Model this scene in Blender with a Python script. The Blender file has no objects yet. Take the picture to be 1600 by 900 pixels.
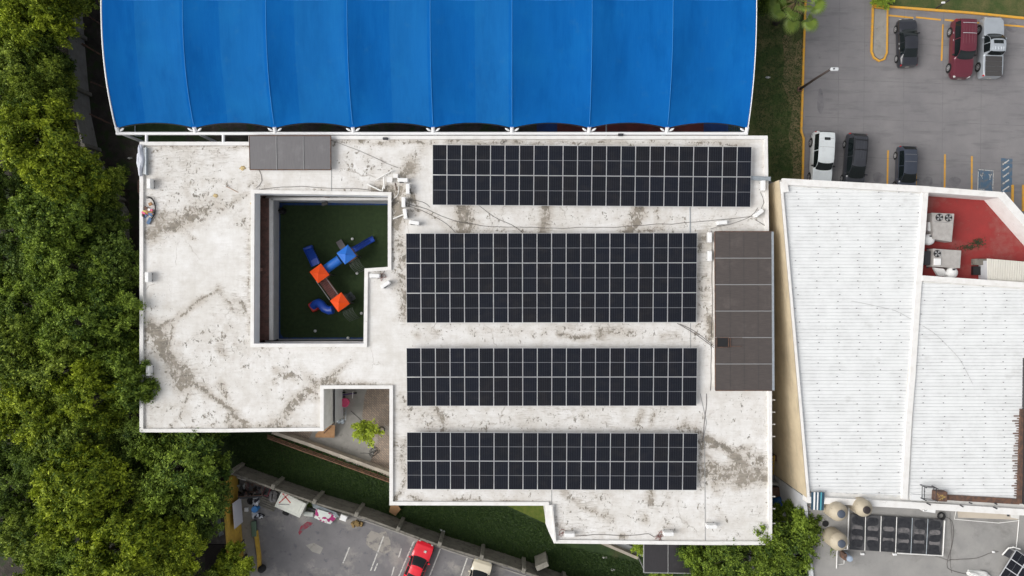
import bpy, bmesh, math, random
import numpy as np
from mathutils import Vector, Matrix
R = math.radians
sc = bpy.context.scene
# ---------------------------------------------------------------- camera, sky, sun, exposure
H = 65.3            # flying height of the drone (m)
F = 1150.0          # focal length in pixels of a 1600 px wide frame
cam_d = bpy.data.cameras.new('camera'); cam = bpy.data.objects.new('camera', cam_d)
sc.collection.objects.link(cam); sc.camera = cam
cam.location = (0, 0, H); cam.rotation_euler = (0, 0, 0)
cam_d.sensor_width = 36; cam_d.lens = F/1600*36; cam_d.clip_start = 0.5; cam_d.clip_end = 2000
w = bpy.data.worlds.new('World'); sc.world = w; w.use_nodes = True
SUN_EL, SUN_AZ = 44, 262          # elevation, compass azimuth (from the west)
nt = w.node_tree; nt.nodes.clear()
out = nt.nodes.new('ShaderNodeOutputWorld'); bg = nt.nodes.new('ShaderNodeBackground')
sky = nt.nodes.new('ShaderNodeTexSky'); sky.sky_type = 'NISHITA'; sky.sun_disc = False
sky.sun_elevation = R(SUN_EL); sky.sun_rotation = R(SUN_AZ)
sky.air_density = 1.0; sky.dust_density = 4.0; sky.ozone_density = 1.0
hs = nt.nodes.new('ShaderNodeHueSaturation'); hs.inputs['Saturation'].default_value = 0.18
nt.links.new(sky.outputs[0], hs.inputs['Color']); nt.links.new(hs.outputs[0], bg.inputs[0])
bg.inputs[1].default_value = 0.14; nt.links.new(bg.outputs[0], out.inputs[0])
sd = bpy.data.lights.new('sun', 'SUN'); sd.energy = 0.95; sd.angle = R(35); sd.color = (1, .96, .9)
sun = bpy.data.objects.new('sun', sd); sc.collection.objects.link(sun)
az = R(SUN_AZ); el = R(SUN_EL)
sdir = Vector((math.sin(az)*math.cos(el), math.cos(az)*math.cos(el), math.sin(el)))
sun.rotation_euler = sdir.to_track_quat('Z', 'Y').to_euler(); sun.location = (-40, 0, 60)
vs = sc.view_settings; vs.view_transform = 'Standard'; vs.look = 'None'; vs.gamma = 1; vs.use_curve_mapping = False
vs.exposure = 0.30
random.seed(7); rng = np.random.default_rng(7)
C = sc.collection

# ---------------------------------------------------------------- helpers
def P(u, v, z=0.0):
    """surveyed position of a spot seen at (u, v) in the 1600x900 aerial photo, lying at height z"""
    s = (H-z)/F
    return Vector(((u-800)*s, (450-v)*s, z))

def tag(o, label=None, cat=None, group=None, kind=None):
    if label: o['label'] = label
    if cat: o['category'] = cat
    if group: o['group'] = group
    if kind: o['kind'] = kind
    return o

class MB:
    def __init__(s): s.v = []; s.f = []; s.m = []; s.uv = None
    def add(s, vs, fs, mi=0):
        o = len(s.v); s.v += [tuple(p) for p in vs]
        s.f += [tuple(i+o for i in f) for f in fs]; s.m += [mi]*len(fs); return s
    def box(s, c, size, rz=0, mi=0, M=None, taper=1.0):
        hx, hy, hz = size[0]/2, size[1]/2, size[2]/2
        if M is None: M = Matrix.Translation(Vector(c)) @ Matrix.Rotation(rz, 4, 'Z')
        vs = []
        for z in (-hz, hz):
            t = taper if z > 0 else 1
            for x, y in ((-hx, -hy), (hx, -hy), (hx, hy), (-hx, hy)): vs.append(M @ Vector((x*t, y*t, z)))
        return s.add(vs, [(3,2,1,0), (4,5,6,7), (0,1,5,4), (1,2,6,5), (2,3,7,6), (3,0,4,7)], mi)
    def bbox(s, c, size, rz=0, mi=0, b=0.03):
        """box with chamfered top and vertical edges"""
        hx, hy, hz = size[0]/2, size[1]/2, size[2]/2
        M = Matrix.Translation(Vector(c)) @ Matrix.Rotation(rz, 4, 'Z')
        def ring(dx, z):
            x, y = hx-dx, hy-dx; k = b
            return [M @ Vector(p) for p in ((-x+k,-y,z),(x-k,-y,z),(x,-y+k,z),(x,y-k,z),(x-k,y,z),(-x+k,y,z),(-x,y-k,z),(-x,-y+k,z))]
        vs = ring(0, -hz)+ring(0, hz-b)+ring(b, hz)
        fs = [tuple(range(7,-1,-1)), tuple(range(16,24))]
        for r in (0, 8):
            for i in range(8): j = (i+1) % 8; fs.append((r+i, r+j, r+8+j, r+8+i))
        return s.add(vs, fs, mi)
    def prism(s, pts, z0, z1, mi=0, top=True, bottom=True):
        n = len(pts); a = sum(pts[i][0]*pts[(i+1)%n][1]-pts[(i+1)%n][0]*pts[i][1] for i in range(n))
        if a < 0: pts = list(pts)[::-1]
        vs = [(p[0], p[1], z0) for p in pts]+[(p[0], p[1], z1) for p in pts]; fs = []
        if bottom: fs.append(tuple(range(n-1,-1,-1)))
        if top: fs.append(tuple(range(n, 2*n)))
        for i in range(n): j = (i+1)%n; fs.append((i, j, n+j, n+i))
        return s.add(vs, fs, mi)
    def tube(s, path, r, n=8, mi=0, cap=True):
        path = [Vector(p) for p in path]; m = len(path)
        rs = r if isinstance(r, (list, tuple)) else [r]*m
        vs = []; fs = []; up = None
        for i, p in enumerate(path):
            d = (path[min(i+1, m-1)]-path[max(i-1, 0)]).normalized()
            if up is None: up = Vector((0,0,1)) if abs(d.z) < .9 else Vector((1,0,0))
            a = d.cross(up)
            if a.length < 1e-4: a = d.orthogonal()
            a.normalize(); b = d.cross(a).normalized()
            for k in range(n):
                t = 2*math.pi*k/n; vs.append(p+(a*math.cos(t)+b*math.sin(t))*rs[i])
        for i in range(m-1):
            for k in range(n):
                j = (k+1)%n; fs.append((i*n+k, (i+1)*n+k, (i+1)*n+j, i*n+j))
        if cap: fs += [tuple(range(n)), tuple(range(m*n-1, (m-1)*n-1, -1))]
        return s.add(vs, fs, mi)
    def cyl(s, c, r, h, n=20, mi=0, r2=None):
        c = Vector(c); r2 = r if r2 is None else r2
        vs = [(c.x+r*math.cos(2*math.pi*k/n), c.y+r*math.sin(2*math.pi*k/n), c.z) for k in range(n)]
        vs += [(c.x+r2*math.cos(2*math.pi*k/n), c.y+r2*math.sin(2*math.pi*k/n), c.z+h) for k in range(n)]
        fs = [tuple(range(n-1,-1,-1)), tuple(range(n, 2*n))]+[(k, (k+1)%n, n+(k+1)%n, n+k) for k in range(n)]
        return s.add(vs, fs, mi)
    def lathe(s, c, prof, n=28, mi=0):
        c = Vector(c); vs = []; fs = []
        for r, z in prof:
            for k in range(n): t = 2*math.pi*k/n; vs.append((c.x+r*math.cos(t), c.y+r*math.sin(t), c.z+z))
        for i in range(len(prof)-1):
            for k in range(n): j = (k+1)%n; fs.append((i*n+k, i*n+j, (i+1)*n+j, (i+1)*n+k))
        fs += [tuple(range(n-1,-1,-1)), tuple(range((len(prof)-1)*n, len(prof)*n))]
        return s.add(vs, fs, mi)
    def sheet(s, pts, z, mi=0):
        n = len(pts); a = sum(pts[i][0]*pts[(i+1)%n][1]-pts[(i+1)%n][0]*pts[i][1] for i in range(n))
        if a < 0: pts = list(pts)[::-1]
        return s.add([(p[0], p[1], z) for p in pts], [tuple(range(n))], mi)
    def build(s, name, mats, parent=None, smooth=False, angle=None):
        me = bpy.data.meshes.new(name); o = bpy.data.objects.new(name, me); C.objects.link(o)
        V = np.array(s.v, dtype=float)
        if parent is not None:                      # parts carry no transform of their own: local to the thing
            root = parent
            while root.parent: root = root.parent
            V = V-np.array(root.location); rz = root.rotation_euler.z
            if rz: c, q = math.cos(-rz), math.sin(-rz); V = np.column_stack([V[:,0]*c-V[:,1]*q, V[:,0]*q+V[:,1]*c, V[:,2]])
            o.parent = parent
        else:
            L = np.array([(V[:,0].min()+V[:,0].max())/2, (V[:,1].min()+V[:,1].max())/2, V[:,2].min()])
            V = V-L; o.location = L
        me.from_pydata([tuple(p) for p in V], [], s.f)
        if not isinstance(mats, (list, tuple)): mats = [mats]
        for m in mats: me.materials.append(m)
        if len(mats) > 1: me.polygons.foreach_set('material_index', s.m)
        if smooth:
            me.polygons.foreach_set('use_smooth', [True]*len(me.polygons))
            if angle: me.set_sharp_from_angle(angle=R(angle))
        me.update(); return o

def thing(name, loc, label, cat, group=None, rz=0, kind=None):
    o = bpy.data.objects.new(name, None); C.objects.link(o); o.empty_display_size = .3
    o.location = loc; o.rotation_euler = (0, 0, rz); tag(o, label, cat, group, kind); return o
def copy_tree(o, parent=None):
    c = o.copy(); C.objects.link(c)
    if parent: c.parent = parent
    for ch in list(o.children): copy_tree(ch, c)
    return c

# ---------------------------------------------------------------- materials
def mat(name, col, rough=.8, col2=None, scale=3, detail=6, bump=0, bscale=None, metal=0, spec=None, rough_noise=.65, lo=.4, hi=.6, coords='Object', stretch=None, alpha=1, trans=0):
    m = bpy.data.materials.new(name); m.use_nodes = True; n = m.node_tree.nodes; l = m.node_tree.links
    b = n['Principled BSDF']; b.inputs['Roughness'].default_value = rough; b.inputs['Metallic'].default_value = metal
    if spec is not None: b.inputs['Specular IOR Level'].default_value = spec
    b.inputs['Base Color'].default_value = (*col, 1)
    if alpha < 1: b.inputs['Alpha'].default_value = alpha
    if trans: b.inputs['Transmission Weight'].default_value = trans
    if col2 is not None or bump:
        if coords == 'World':
            tc = n.new('ShaderNodeNewGeometry'); src = tc.outputs['Position']
        else:
            tc = n.new('ShaderNodeTexCoord'); src = tc.outputs['Object']
        if stretch:
            mp = n.new('ShaderNodeMapping'); mp.inputs['Scale'].default_value = stretch; l.new(src, mp.inputs[0]); src = mp.outputs[0]
    if col2 is not None:
        t = n.new('ShaderNodeTexNoise'); t.inputs['Scale'].default_value = scale; t.inputs['Detail'].default_value = detail; t.inputs['Roughness'].default_value = rough_noise
        l.new(src, t.inputs['Vector'])
        r = n.new('ShaderNodeMapRange'); r.inputs['From Min'].default_value = lo; r.inputs['From Max'].default_value = hi; l.new(t.outputs['Fac'], r.inputs['Value'])
        x = n.new('ShaderNodeMix'); x.data_type = 'RGBA'; x.inputs['A'].default_value = (*col, 1); x.inputs['B'].default_value = (*col2, 1)
        l.new(r.outputs[0], x.inputs['Factor']); l.new(x.outputs['Result'], b.inputs['Base Color'])
        m['mixnode'] = x.name
    if bump:
        t2 = n.new('ShaderNodeTexNoise'); t2.inputs['Scale'].default_value = bscale or scale*6; t2.inputs['Detail'].default_value = 6
        l.new(src, t2.inputs['Vector'])
        bp = n.new('ShaderNodeBump'); bp.inputs['Strength'].default_value = bump; bp.inputs['Distance'].default_value = .05
        l.new(t2.outputs['Fac'], bp.inputs['Height']); l.new(bp.outputs[0], b.inputs['Normal'])
    return m
def layer(m, col, scale, lo, hi, detail=5, coords='World', stretch=None, strength=1.0, noise_type=None):
    """one more stain layer on top of what feeds the base colour"""
    n = m.node_tree.nodes; l = m.node_tree.links; b = n['Principled BSDF']
    cur = b.inputs['Base Color']; x = n.new('ShaderNodeMix'); x.data_type = 'RGBA'; x.inputs['B'].default_value = (*col, 1)
    if cur.is_linked: l.new(cur.links[0].from_socket, x.inputs['A'])
    else: x.inputs['A'].default_value = cur.default_value
    if coords == 'World': src = n.new('ShaderNodeNewGeometry').outputs['Position']
    else: src = n.new('ShaderNodeTexCoord').outputs['Object']
    if stretch: mp = n.new('ShaderNodeMapping'); mp.inputs['Scale'].default_value = stretch; mp.inputs['Location'].default_value=(3.3*scale,1.7,5); l.new(src, mp.inputs[0]); src = mp.outputs[0]
    t = n.new('ShaderNodeTexNoise'); t.inputs['Scale'].default_value = scale; t.inputs['Detail'].default_value = detail; t.inputs['Roughness'].default_value = .65; l.new(src, t.inputs['Vector'])
    r = n.new('ShaderNodeMapRange'); r.inputs['From Min'].default_value = lo; r.inputs['From Max'].default_value = hi; r.inputs['To Max'].default_value = strength
    l.new(t.outputs['Fac'], r.inputs['Value']); l.new(r.outputs[0], x.inputs['Factor']); l.new(x.outputs['Result'], cur)
    return m

M = {}
M['grass'] = layer(layer(mat('grass', (.020,.042,.012), .95, (.040,.070,.018), 1.3, 9, bump=.9, bscale=14, coords='World', lo=.35, hi=.65), (.09,.075,.035), .12, .56, .70), (.02,.035,.012), 7, .5, .62, strength=.6)
M['drygrass'] = layer(mat('lawn', (.045,.075,.015), .95, (.13,.115,.045), .7, 9, bump=.8, bscale=14, coords='World', lo=.4, hi=.68), (.03,.05,.012), 9, .5, .65, strength=.5)
M['soil'] = layer(mat('soil', (.035,.030,.024), .95, (.07,.06,.05), .8, 9, bump=.8, bscale=9, coords='World', lo=.4, hi=.65),(.03,.05,.015), .7, .5, .6)
M['asphalt'] = layer(layer(layer(mat('asphalt', (.185,.178,.185), .85, (.24,.23,.232), .35, 9, bump=.25, bscale=60, coords='World', lo=.3, hi=.7), (.11,.108,.115), 1.2, .52, .72, stretch=(.25,1.6,1), strength=.55),(.08,.08,.085), .9, .66, .76, strength=.7),(.24,.235,.225),14,.55,.75,strength=.35)
M['asphalt2'] = layer(layer(mat('lower_asphalt', (.15,.145,.15), .85, (.20,.193,.197), .5, 9, bump=.3, bscale=50, coords='World', lo=.35, hi=.65), (.34,.32,.29), .33, .52, .64, strength=.75, detail=10), (.09,.09,.11), 1.6, .58, .66, strength=.6)
M['concrete'] = layer(mat('concrete', (.25,.24,.22), .9, (.33,.315,.29), .9, 9, bump=.3, bscale=30, coords='World', lo=.35, hi=.65), (.14,.13,.115), 1.1, .58, .68, strength=.6)
M['oldconcrete'] = layer(mat('weathered_concrete', (.13,.12,.10), .95, (.21,.195,.165), 1.3, 9, bump=.6, bscale=16, coords='World', lo=.35, hi=.65), (.06,.057,.05), 2.5, .54, .64, strength=.75)
M['terrace'] = layer(layer(mat('terrace_screed', (.26,.255,.245), .9, (.32,.31,.295), .5, 8, bump=.2, bscale=30, coords='World', lo=.35, hi=.65), (.17,.165,.155), .45, .54, .66, strength=.6), (.38,.37,.35), .3, .58, .7, strength=.5)
M['whitewall'] = layer(mat('white_render', (.72,.71,.69), .85, (.62,.61,.58), 1.1, 8, bump=.1, bscale=30, coords='World'), (.4,.38,.35), 3, .62, .72, strength=.4)
M['parapet'] = layer(mat('white_parapet', (.77,.76,.74), .8, (.68,.66,.63), 1.5, 8, coords='World', lo=.45, hi=.7), (.42,.39,.35), 4, .64, .72, strength=.5)
M['greywall'] = mat('grey_render', (.56,.57,.59), .85, (.5,.51,.53), 1.1, 6, coords='World')
M['fascia'] = mat('grey_fascia', (.80,.82,.84), .8, (.75,.77,.79), 1.1, 6, coords='World')
M['tan'] = layer(mat('cream_render', (.62,.52,.36), .9, (.50,.41,.28), .8, 8, bump=.15, bscale=20, coords='World', lo=.35, hi=.7), (.30,.26,.19), .9, .56, .72, stretch=(1,.35,1), strength=.5)
M['brick'] = mat('terracotta', (.20,.11,.085), .9, (.12,.07,.06), 3, 6, coords='World')
M['yellow'] = layer(mat('yellow_paint', (.56,.36,.05), .8, (.46,.29,.045), 1.6, 7, coords='World'), (.18,.13,.05), 3, .6, .7, strength=.6)
M['kerbpaint'] = layer(mat('orange_kerb_paint', (.72,.36,.03), .75, (.60,.33,.06), 3, 6, coords='World'), (.22,.2,.18), 4, .60, .68, strength=.8)
M['linewhite'] = layer(mat('road_paint_white', (.55,.54,.51), .8, coords='World'), (.17,.16,.165), 5, .52, .62, strength=.9)
M['lineblue'] = layer(mat('road_paint_blue', (.07,.13,.20), .8, coords='World'), (.15,.15,.155), 3, .48, .62, strength=.85)
M['white'] = mat('white_enamel', (.80,.80,.79), .45, (.72,.72,.70), 3, 5, lo=.5, hi=.75)
M['steelwhite'] = mat('white_steel', (.82,.82,.82), .4)
M['alu'] = mat('aluminium', (.60,.61,.63), .4, metal=.3)
M['galv'] = mat('galvanised', (.45,.50,.54), .45, (.38,.42,.45), 4, metal=.5)
M['darkmetal'] = mat('dark_metal', (.035,.035,.04), .5)
M['rust'] = mat('rusty_steel', (.16,.085,.055), .85, (.085,.055,.045), 3, 7, coords='World')
M['black'] = mat('black_plastic', (.012,.012,.013), .5)
M['rubber'] = mat('rubber', (.015,.015,.016), .85)
M['glass'] = mat('dark_glass', (.008,.012,.013), .05, spec=.5)
M['bluefab'] = None
M['wood'] = mat('plywood', (.42,.24,.12), .85, (.33,.18,.09), 2, 6, stretch=(1,6,1))
M['cardboard'] = mat('cardboard', (.45,.26,.13), .9, (.36,.2,.1), 2, 5)
M['bark'] = mat('bark', (.09,.07,.05), .95, (.05,.04,.03), 6, 6, bump=.6, bscale=20)
M['poly'] = None
M['cable'] = mat('cable_sheath', (.10,.09,.085), .7)
M['cablewhite'] = mat('pvc_pipe', (.78,.77,.74), .5)
M['beige'] = layer(mat('beige_tank_plastic', (.46,.40,.30), .6, (.41,.35,.26), 1.5, 4), (.36,.31,.23), 2.2, .58,.7, coords='Object', strength=.5)
M['blueplastic'] = mat('blue_plastic', (.015,.07,.42), .35)
M['bluelight'] = mat('light_blue_plastic', (.02,.16,.62), .4)
M['orange'] = mat('orange_plastic', (.92,.085,.004), .45)
M['redplastic'] = mat('red_plastic', (.55,.03,.02), .4)
M['pink'] = mat('pink_plastic', (.70,.08,.20), .45)
M['headlamp'] = mat('headlamp', (.7,.7,.68), .15)
M['taillamp'] = mat('taillamp', (.45,.01,.012), .2)
M['rim'] = mat('wheel_rim', (.55,.55,.56), .35, metal=.5)
M['seal'] = mat('grey_sealant', (.30,.30,.30), .8)

# plastic / fabric with its own weave
def fabric():
    m = mat('blue_shade_fabric', (.004,.112,.40), .9, (.006,.130,.43), 3, 8, coords='World', stretch=(3,.12,1), lo=.3, hi=.7)
    layer(m, (.003,.096,.35), 1.2, .48, .7, stretch=(.9,.05,1), strength=.6)
    layer(m, (.009,.17,.47), .25, .5, .75, strength=.35)
    layer(m, (.03,.16,.36), 1.1, .60, .78, strength=.35); layer(m, (.002,.08,.30), .5, .52, .7, stretch=(1,.3,1), strength=.5)
    n = m.node_tree.nodes; l = m.node_tree.links; b = n['Principled BSDF']; b.inputs['Specular IOR Level'].default_value = .05
    tr = n.new('ShaderNodeBsdfTranslucent'); tr.inputs[0].default_value = (.002,.10,.4,1)
    mx = n.new('ShaderNodeMixShader'); mx.inputs[0].default_value = .15
    o = n['Material Output']; l.new(b.outputs[0], mx.inputs[1]); l.new(tr.outputs[0], mx.inputs[2]); l.new(mx.outputs[0], o.inputs[0])
    return m
M['bluefab'] = fabric(); M['bluefab2'] = fabric(); M['bluefab2'].name = 'blue_shade_fabric_paler'  # second blue, paler, covers part of the western bays
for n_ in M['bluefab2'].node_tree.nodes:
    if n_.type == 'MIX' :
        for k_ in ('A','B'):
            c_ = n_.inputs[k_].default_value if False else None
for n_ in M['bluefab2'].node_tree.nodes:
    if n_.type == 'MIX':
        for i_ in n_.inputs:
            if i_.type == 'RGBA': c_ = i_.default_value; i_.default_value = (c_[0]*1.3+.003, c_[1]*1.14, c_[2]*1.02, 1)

def polycarb(name, c1, c2, stretch):
    m = mat(name, c1, .38, c2, 2, 6, coords='World', stretch=stretch, lo=.3, hi=.7)
    layer(m, tuple(x*1.5 for x in c1), .8, .55, .75, strength=.5)
    return m
M['poly'] = polycarb('grey_polycarbonate', (.15,.145,.15), (.12,.115,.12), (12,.6,1))
M['poly2'] = polycarb('bronze_polycarbonate', (.095,.080,.073), (.064,.055,.053), (.8,7,1))
M['poly3'] = polycarb('smoked_polycarbonate', (.04,.037,.04), (.03,.028,.03), (8,.8,1))

def corrugated(name, col, axis, period, amp=.6, stains=True):
    """sheet metal: the ribs are real bump, dirt sits in the laps"""
    m = mat(name, col, .5, tuple(c*.93 for c in col), .7, 7, coords='World'); n = m.node_tree.nodes; l = m.node_tree.links; b = n['Principled BSDF']
    return layer(m, (.45,.44,.42), .8, .6, .75, strength=.35) if stains else m
M['sheet'] = corrugated('white_metal_sheet', (.765,.775,.775), 1, .25)
M['sheet2'] = corrugated('cream_metal_sheet', (.62,.60,.54), 0, .15)

def paint(name, col, rough=.28, metal=.0, flake=.0):
    m = mat(name, col, rough, tuple(min(1, c*.88) for c in col), 1.5, 4, metal=metal, lo=.45, hi=.7)
    b = m.node_tree.nodes['Principled BSDF']; b.inputs['Coat Weight'].default_value = .5; b.inputs['Coat Roughness'].default_value = .08
    return m
M['p_black'] = paint('black_car_paint', (.022,.024,.032)); M['p_maroon'] = paint('maroon_car_paint', (.13,.020,.035), metal=.1)
M['p_silver'] = paint('silver_car_paint', (.50,.54,.58), metal=.45, rough=.35); M['p_white'] = paint('white_car_paint', (.70,.74,.75))
M['p_grey'] = paint('charcoal_car_paint', (.045,.048,.058), metal=.2); M['p_darkgrey'] = paint('slate_car_paint', (.05,.06,.085), metal=.2)
M['p_red'] = paint('red_car_paint', (.75,.012,.03)); M['p_cream'] = paint('cream_car_paint', (.72,.66,.52))

# turf
M['turf'] = layer(mat('artificial_turf', (.022,.043,.013), .95, (.034,.060,.018), 3, 8, bump=.7, bscale=60, coords='World', lo=.35, hi=.65), (.03,.05,.012), .8, .62, .7, strength=.4)
M['bluerubber'] = mat('blue_rubber', (.012,.06,.22), .8, (.02,.045,.13), 2, 6, coords='World')
M['reddeck'] = layer(layer(layer(mat('red_waterproof_paint', (.30,.030,.028), .8, (.22,.027,.024), .5, 9, coords='World', lo=.35, hi=.65), (.30,.12,.105), .5, .52, .70, strength=.6), (.12,.035,.03), .6, .60, .7, strength=.6),(.32,.22,.2), 3, .66,.75, strength=.5)
M['courtred'] = mat('court_red', (.16,.035,.03), .85, (.11,.03,.025), 1, 6, coords='World')
M['courtblue'] = mat('court_blue', (.02,.06,.2), .85, (.02,.04,.13), 1, 6, coords='World')

def herringbone():
    m = bpy.data.materials.new('brick_paving'); m.use_nodes = True; n = m.node_tree.nodes; l = m.node_tree.links; b = n['Principled BSDF']
    b.inputs['Roughness'].default_value = .9
    g = n.new('ShaderNodeNewGeometry'); mp = n.new('ShaderNodeMapping'); mp.inputs['Rotation'].default_value = (0,0,R(45)); mp.inputs['Scale'].default_value = (2.6,2.6,2.6)
    l.new(g.outputs['Position'], mp.inputs[0])
    br = n.new('ShaderNodeTexBrick'); br.inputs['Scale'].default_value = 1; br.inputs['Mortar Size'].default_value = .03; br.inputs['Brick Width'].default_value = .8; br.inputs['Row Height'].default_value = .4
    br.inputs['Color1'].default_value = (.36,.28,.22,1); br.inputs['Color2'].default_value = (.26,.21,.17,1); br.inputs['Mortar'].default_value = (.13,.115,.10,1)
    l.new(mp.outputs[0], br.inputs[0])
    l.new(br.outputs['Color'], b.inputs['Base Color'])
    layer(m, (.40,.38,.35), .5, .56, .62, strength=.5)
    layer(m, (.16,.14,.12), 2.2, .58, .7, strength=.6)
    return m
M['paving'] = herringbone()

def roofmat():
    m = bpy.data.materials.new('white_roof_coating'); m.use_nodes = True; n = m.node_tree.nodes; l = m.node_tree.links; b = n['Principled BSDF']
    b.inputs['Roughness'].default_value = .75; b.inputs['Specular IOR Level'].default_value = .3
    g = n.new('ShaderNodeNewGeometry').outputs['Position']
    def noise(scale, detail, st=None, rot=0, rough=.65, dist=0):
        src = g
        if st: mp = n.new('ShaderNodeMapping'); mp.inputs['Scale'].default_value = st; mp.inputs['Rotation'].default_value = (0,0,rot); l.new(src, mp.inputs[0]); src = mp.outputs[0]
        t = n.new('ShaderNodeTexNoise'); t.inputs['Scale'].default_value = scale; t.inputs['Detail'].default_value = detail; t.inputs['Roughness'].default_value = rough; t.inputs['Distortion'].default_value = dist
        l.new(src, t.inputs['Vector']); return t.outputs['Fac']
    def rng_(v, a, b_, c=0, d=1, smooth=False):
        r = n.new('ShaderNodeMapRange'); r.interpolation_type = 'SMOOTHSTEP' if smooth else 'LINEAR'
        for k, x in zip(('From Min','From Max','To Min','To Max'), (a, b_, c, d)): r.inputs[k].default_value = x
        l.new(v, r.inputs['Value']); return r.outputs[0]
    def math_(op, a, b_, clamp=False):
        x = n.new('ShaderNodeMath'); x.operation = op; x.use_clamp = clamp
        for i, s in enumerate((a, b_)):
            if isinstance(s, (int, float)): x.inputs[i].default_value = s
            else: l.new(s, x.inputs[i])
        return x.outputs[0]
    def mix(f, a, b_):
        x = n.new('ShaderNodeMix'); x.data_type = 'RGBA'
        l.new(f, x.inputs['Factor'])
        for k, s in (('A', a), ('B', b_)):
            if isinstance(s, tuple): x.inputs[k].default_value = (*s, 1)
            else: l.new(s, x.inputs[k])
        return x.outputs['Result']
    at = n.new('ShaderNodeAttribute'); at.attribute_name = 'dirt'; dirt = at.outputs['Fac']; aw = n.new('ShaderNodeAttribute'); aw.attribute_name = 'wash'; wash = aw.outputs['Fac']
    base = mix(rng_(noise(.22, 9, None, 0, .7), .38, .62), (.78,.77,.755), (.67,.65,.615))
    base = mix(rng_(noise(.7, 10, None, .3, .74), .46, .66, 0, .55), base, (.56,.53,.485))
    base = mix(rng_(noise(1.3, 8), .5, .75, 0, .6), base, (.80,.795,.785))
    # roller lanes
    base = mix(rng_(noise(1.0, 8, (.3, 2.4, 1),.12,.72,1.2), .47, .74, 0, .36), base, (.50,.47,.43))
    base = mix(rng_(noise(1.0, 8, (2.2, .25, 1),-.1,.72,1.2), .48, .76, 0, .30), base, (.53,.50,.46))
    # faint washed dirt round the heavy stains
    halo = rng_(math_('ADD', math_('MULTIPLY', wash, .62), math_('MULTIPLY', math_('SUBTRACT', noise(1.1, 8, None, 0, .7), .5), 1.3)), .10, .72, 0, .66, True)
    base = mix(halo, base, (.46,.41,.35))
    # worn-through patches with crisp torn edges
    nz = noise(1.7, 10, None, 0, .68, .6); nz2 = noise(5.5, 8, (1.0,.45,1), .5, .7)
    s = math_('ADD', math_('MULTIPLY', dirt, .80), math_('MULTIPLY', math_('SUBTRACT', nz, .5), 2.8))
    s = math_('ADD', s, math_('MULTIPLY', math_('SUBTRACT', nz2, .5), 1.7))
    fine = noise(11, 6, (1,.5,1), .9, .7); s = math_('ADD', s, math_('MULTIPLY', math_('SUBTRACT', fine, .5), .9))
    s = math_('MINIMUM', s, math_('ADD', .56, math_('MULTIPLY', dirt, .9)))
    fac = rng_(s, .56, .72, 0, .92, True)
    dcol = mix(rng_(noise(2.0, 8), .4, .62), (.25,.22,.175), (.145,.132,.108))
    base = mix(fac, base, dcol)
    # dry brush streaks near the stains
    for rot_, st_ in ((.55,(.5,3.2,1)),(-.75,(.5,3.4,1)),(1.45,(.5,3.2,1))):
        sk_ = rng_(math_('ADD', math_('ADD', noise(1.9, 8, st_, rot_, .74), math_('MULTIPLY', wash, .11)), math_('MULTIPLY', rng_(noise(.13, 3, None, rot_), .42, .62), .08)), .66, .76, 0, .6, True)
        base = mix(sk_, base, (.36,.325,.28))
    # fine specks and scratches all over
    sp = rng_(math_('ADD', noise(3.2, 14, None, 0, .78), math_('MULTIPLY', wash, .11)), .625, .68, 0, .75, True)
    base = mix(sp, base, (.27,.235,.20))
    cr = n.new('ShaderNodeTexVoronoi'); cr.feature = 'DISTANCE_TO_EDGE'; cr.inputs['Scale'].default_value = .17
    mp = n.new('ShaderNodeMapping'); l.new(g, mp.inputs[0])
    wn = n.new('ShaderNodeTexNoise'); wn.inputs['Scale'].default_value = .8; wn.inputs['Detail'].default_value = 6; l.new(g, wn.inputs['Vector'])
    vm = n.new('ShaderNodeVectorMath'); vm.operation = 'MULTIPLY_ADD'; l.new(wn.outputs['Color'], vm.inputs[0]); vm.inputs[1].default_value = (1.6,1.6,0); l.new(mp.outputs[0], vm.inputs[2])
    l.new(vm.outputs[0], cr.inputs['Vector'])
    crk = math_('MULTIPLY', rng_(cr.outputs['Distance'], .0, .008, 1, 0), rng_(noise(.6, 4), .5, .62, 0, .7), True)
    base = mix(crk, base, (.30,.26,.22))
    l.new(base, b.inputs['Base Color'])
    bp = n.new('ShaderNodeBump'); bp.inputs['Strength'].default_value = .25; bp.inputs['Distance'].default_value = .03
    l.new(noise(9, 6), bp.inputs['Height']); l.new(bp.outputs[0], b.inputs['Normal'])
    return m
M['roof'] = roofmat()

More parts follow.
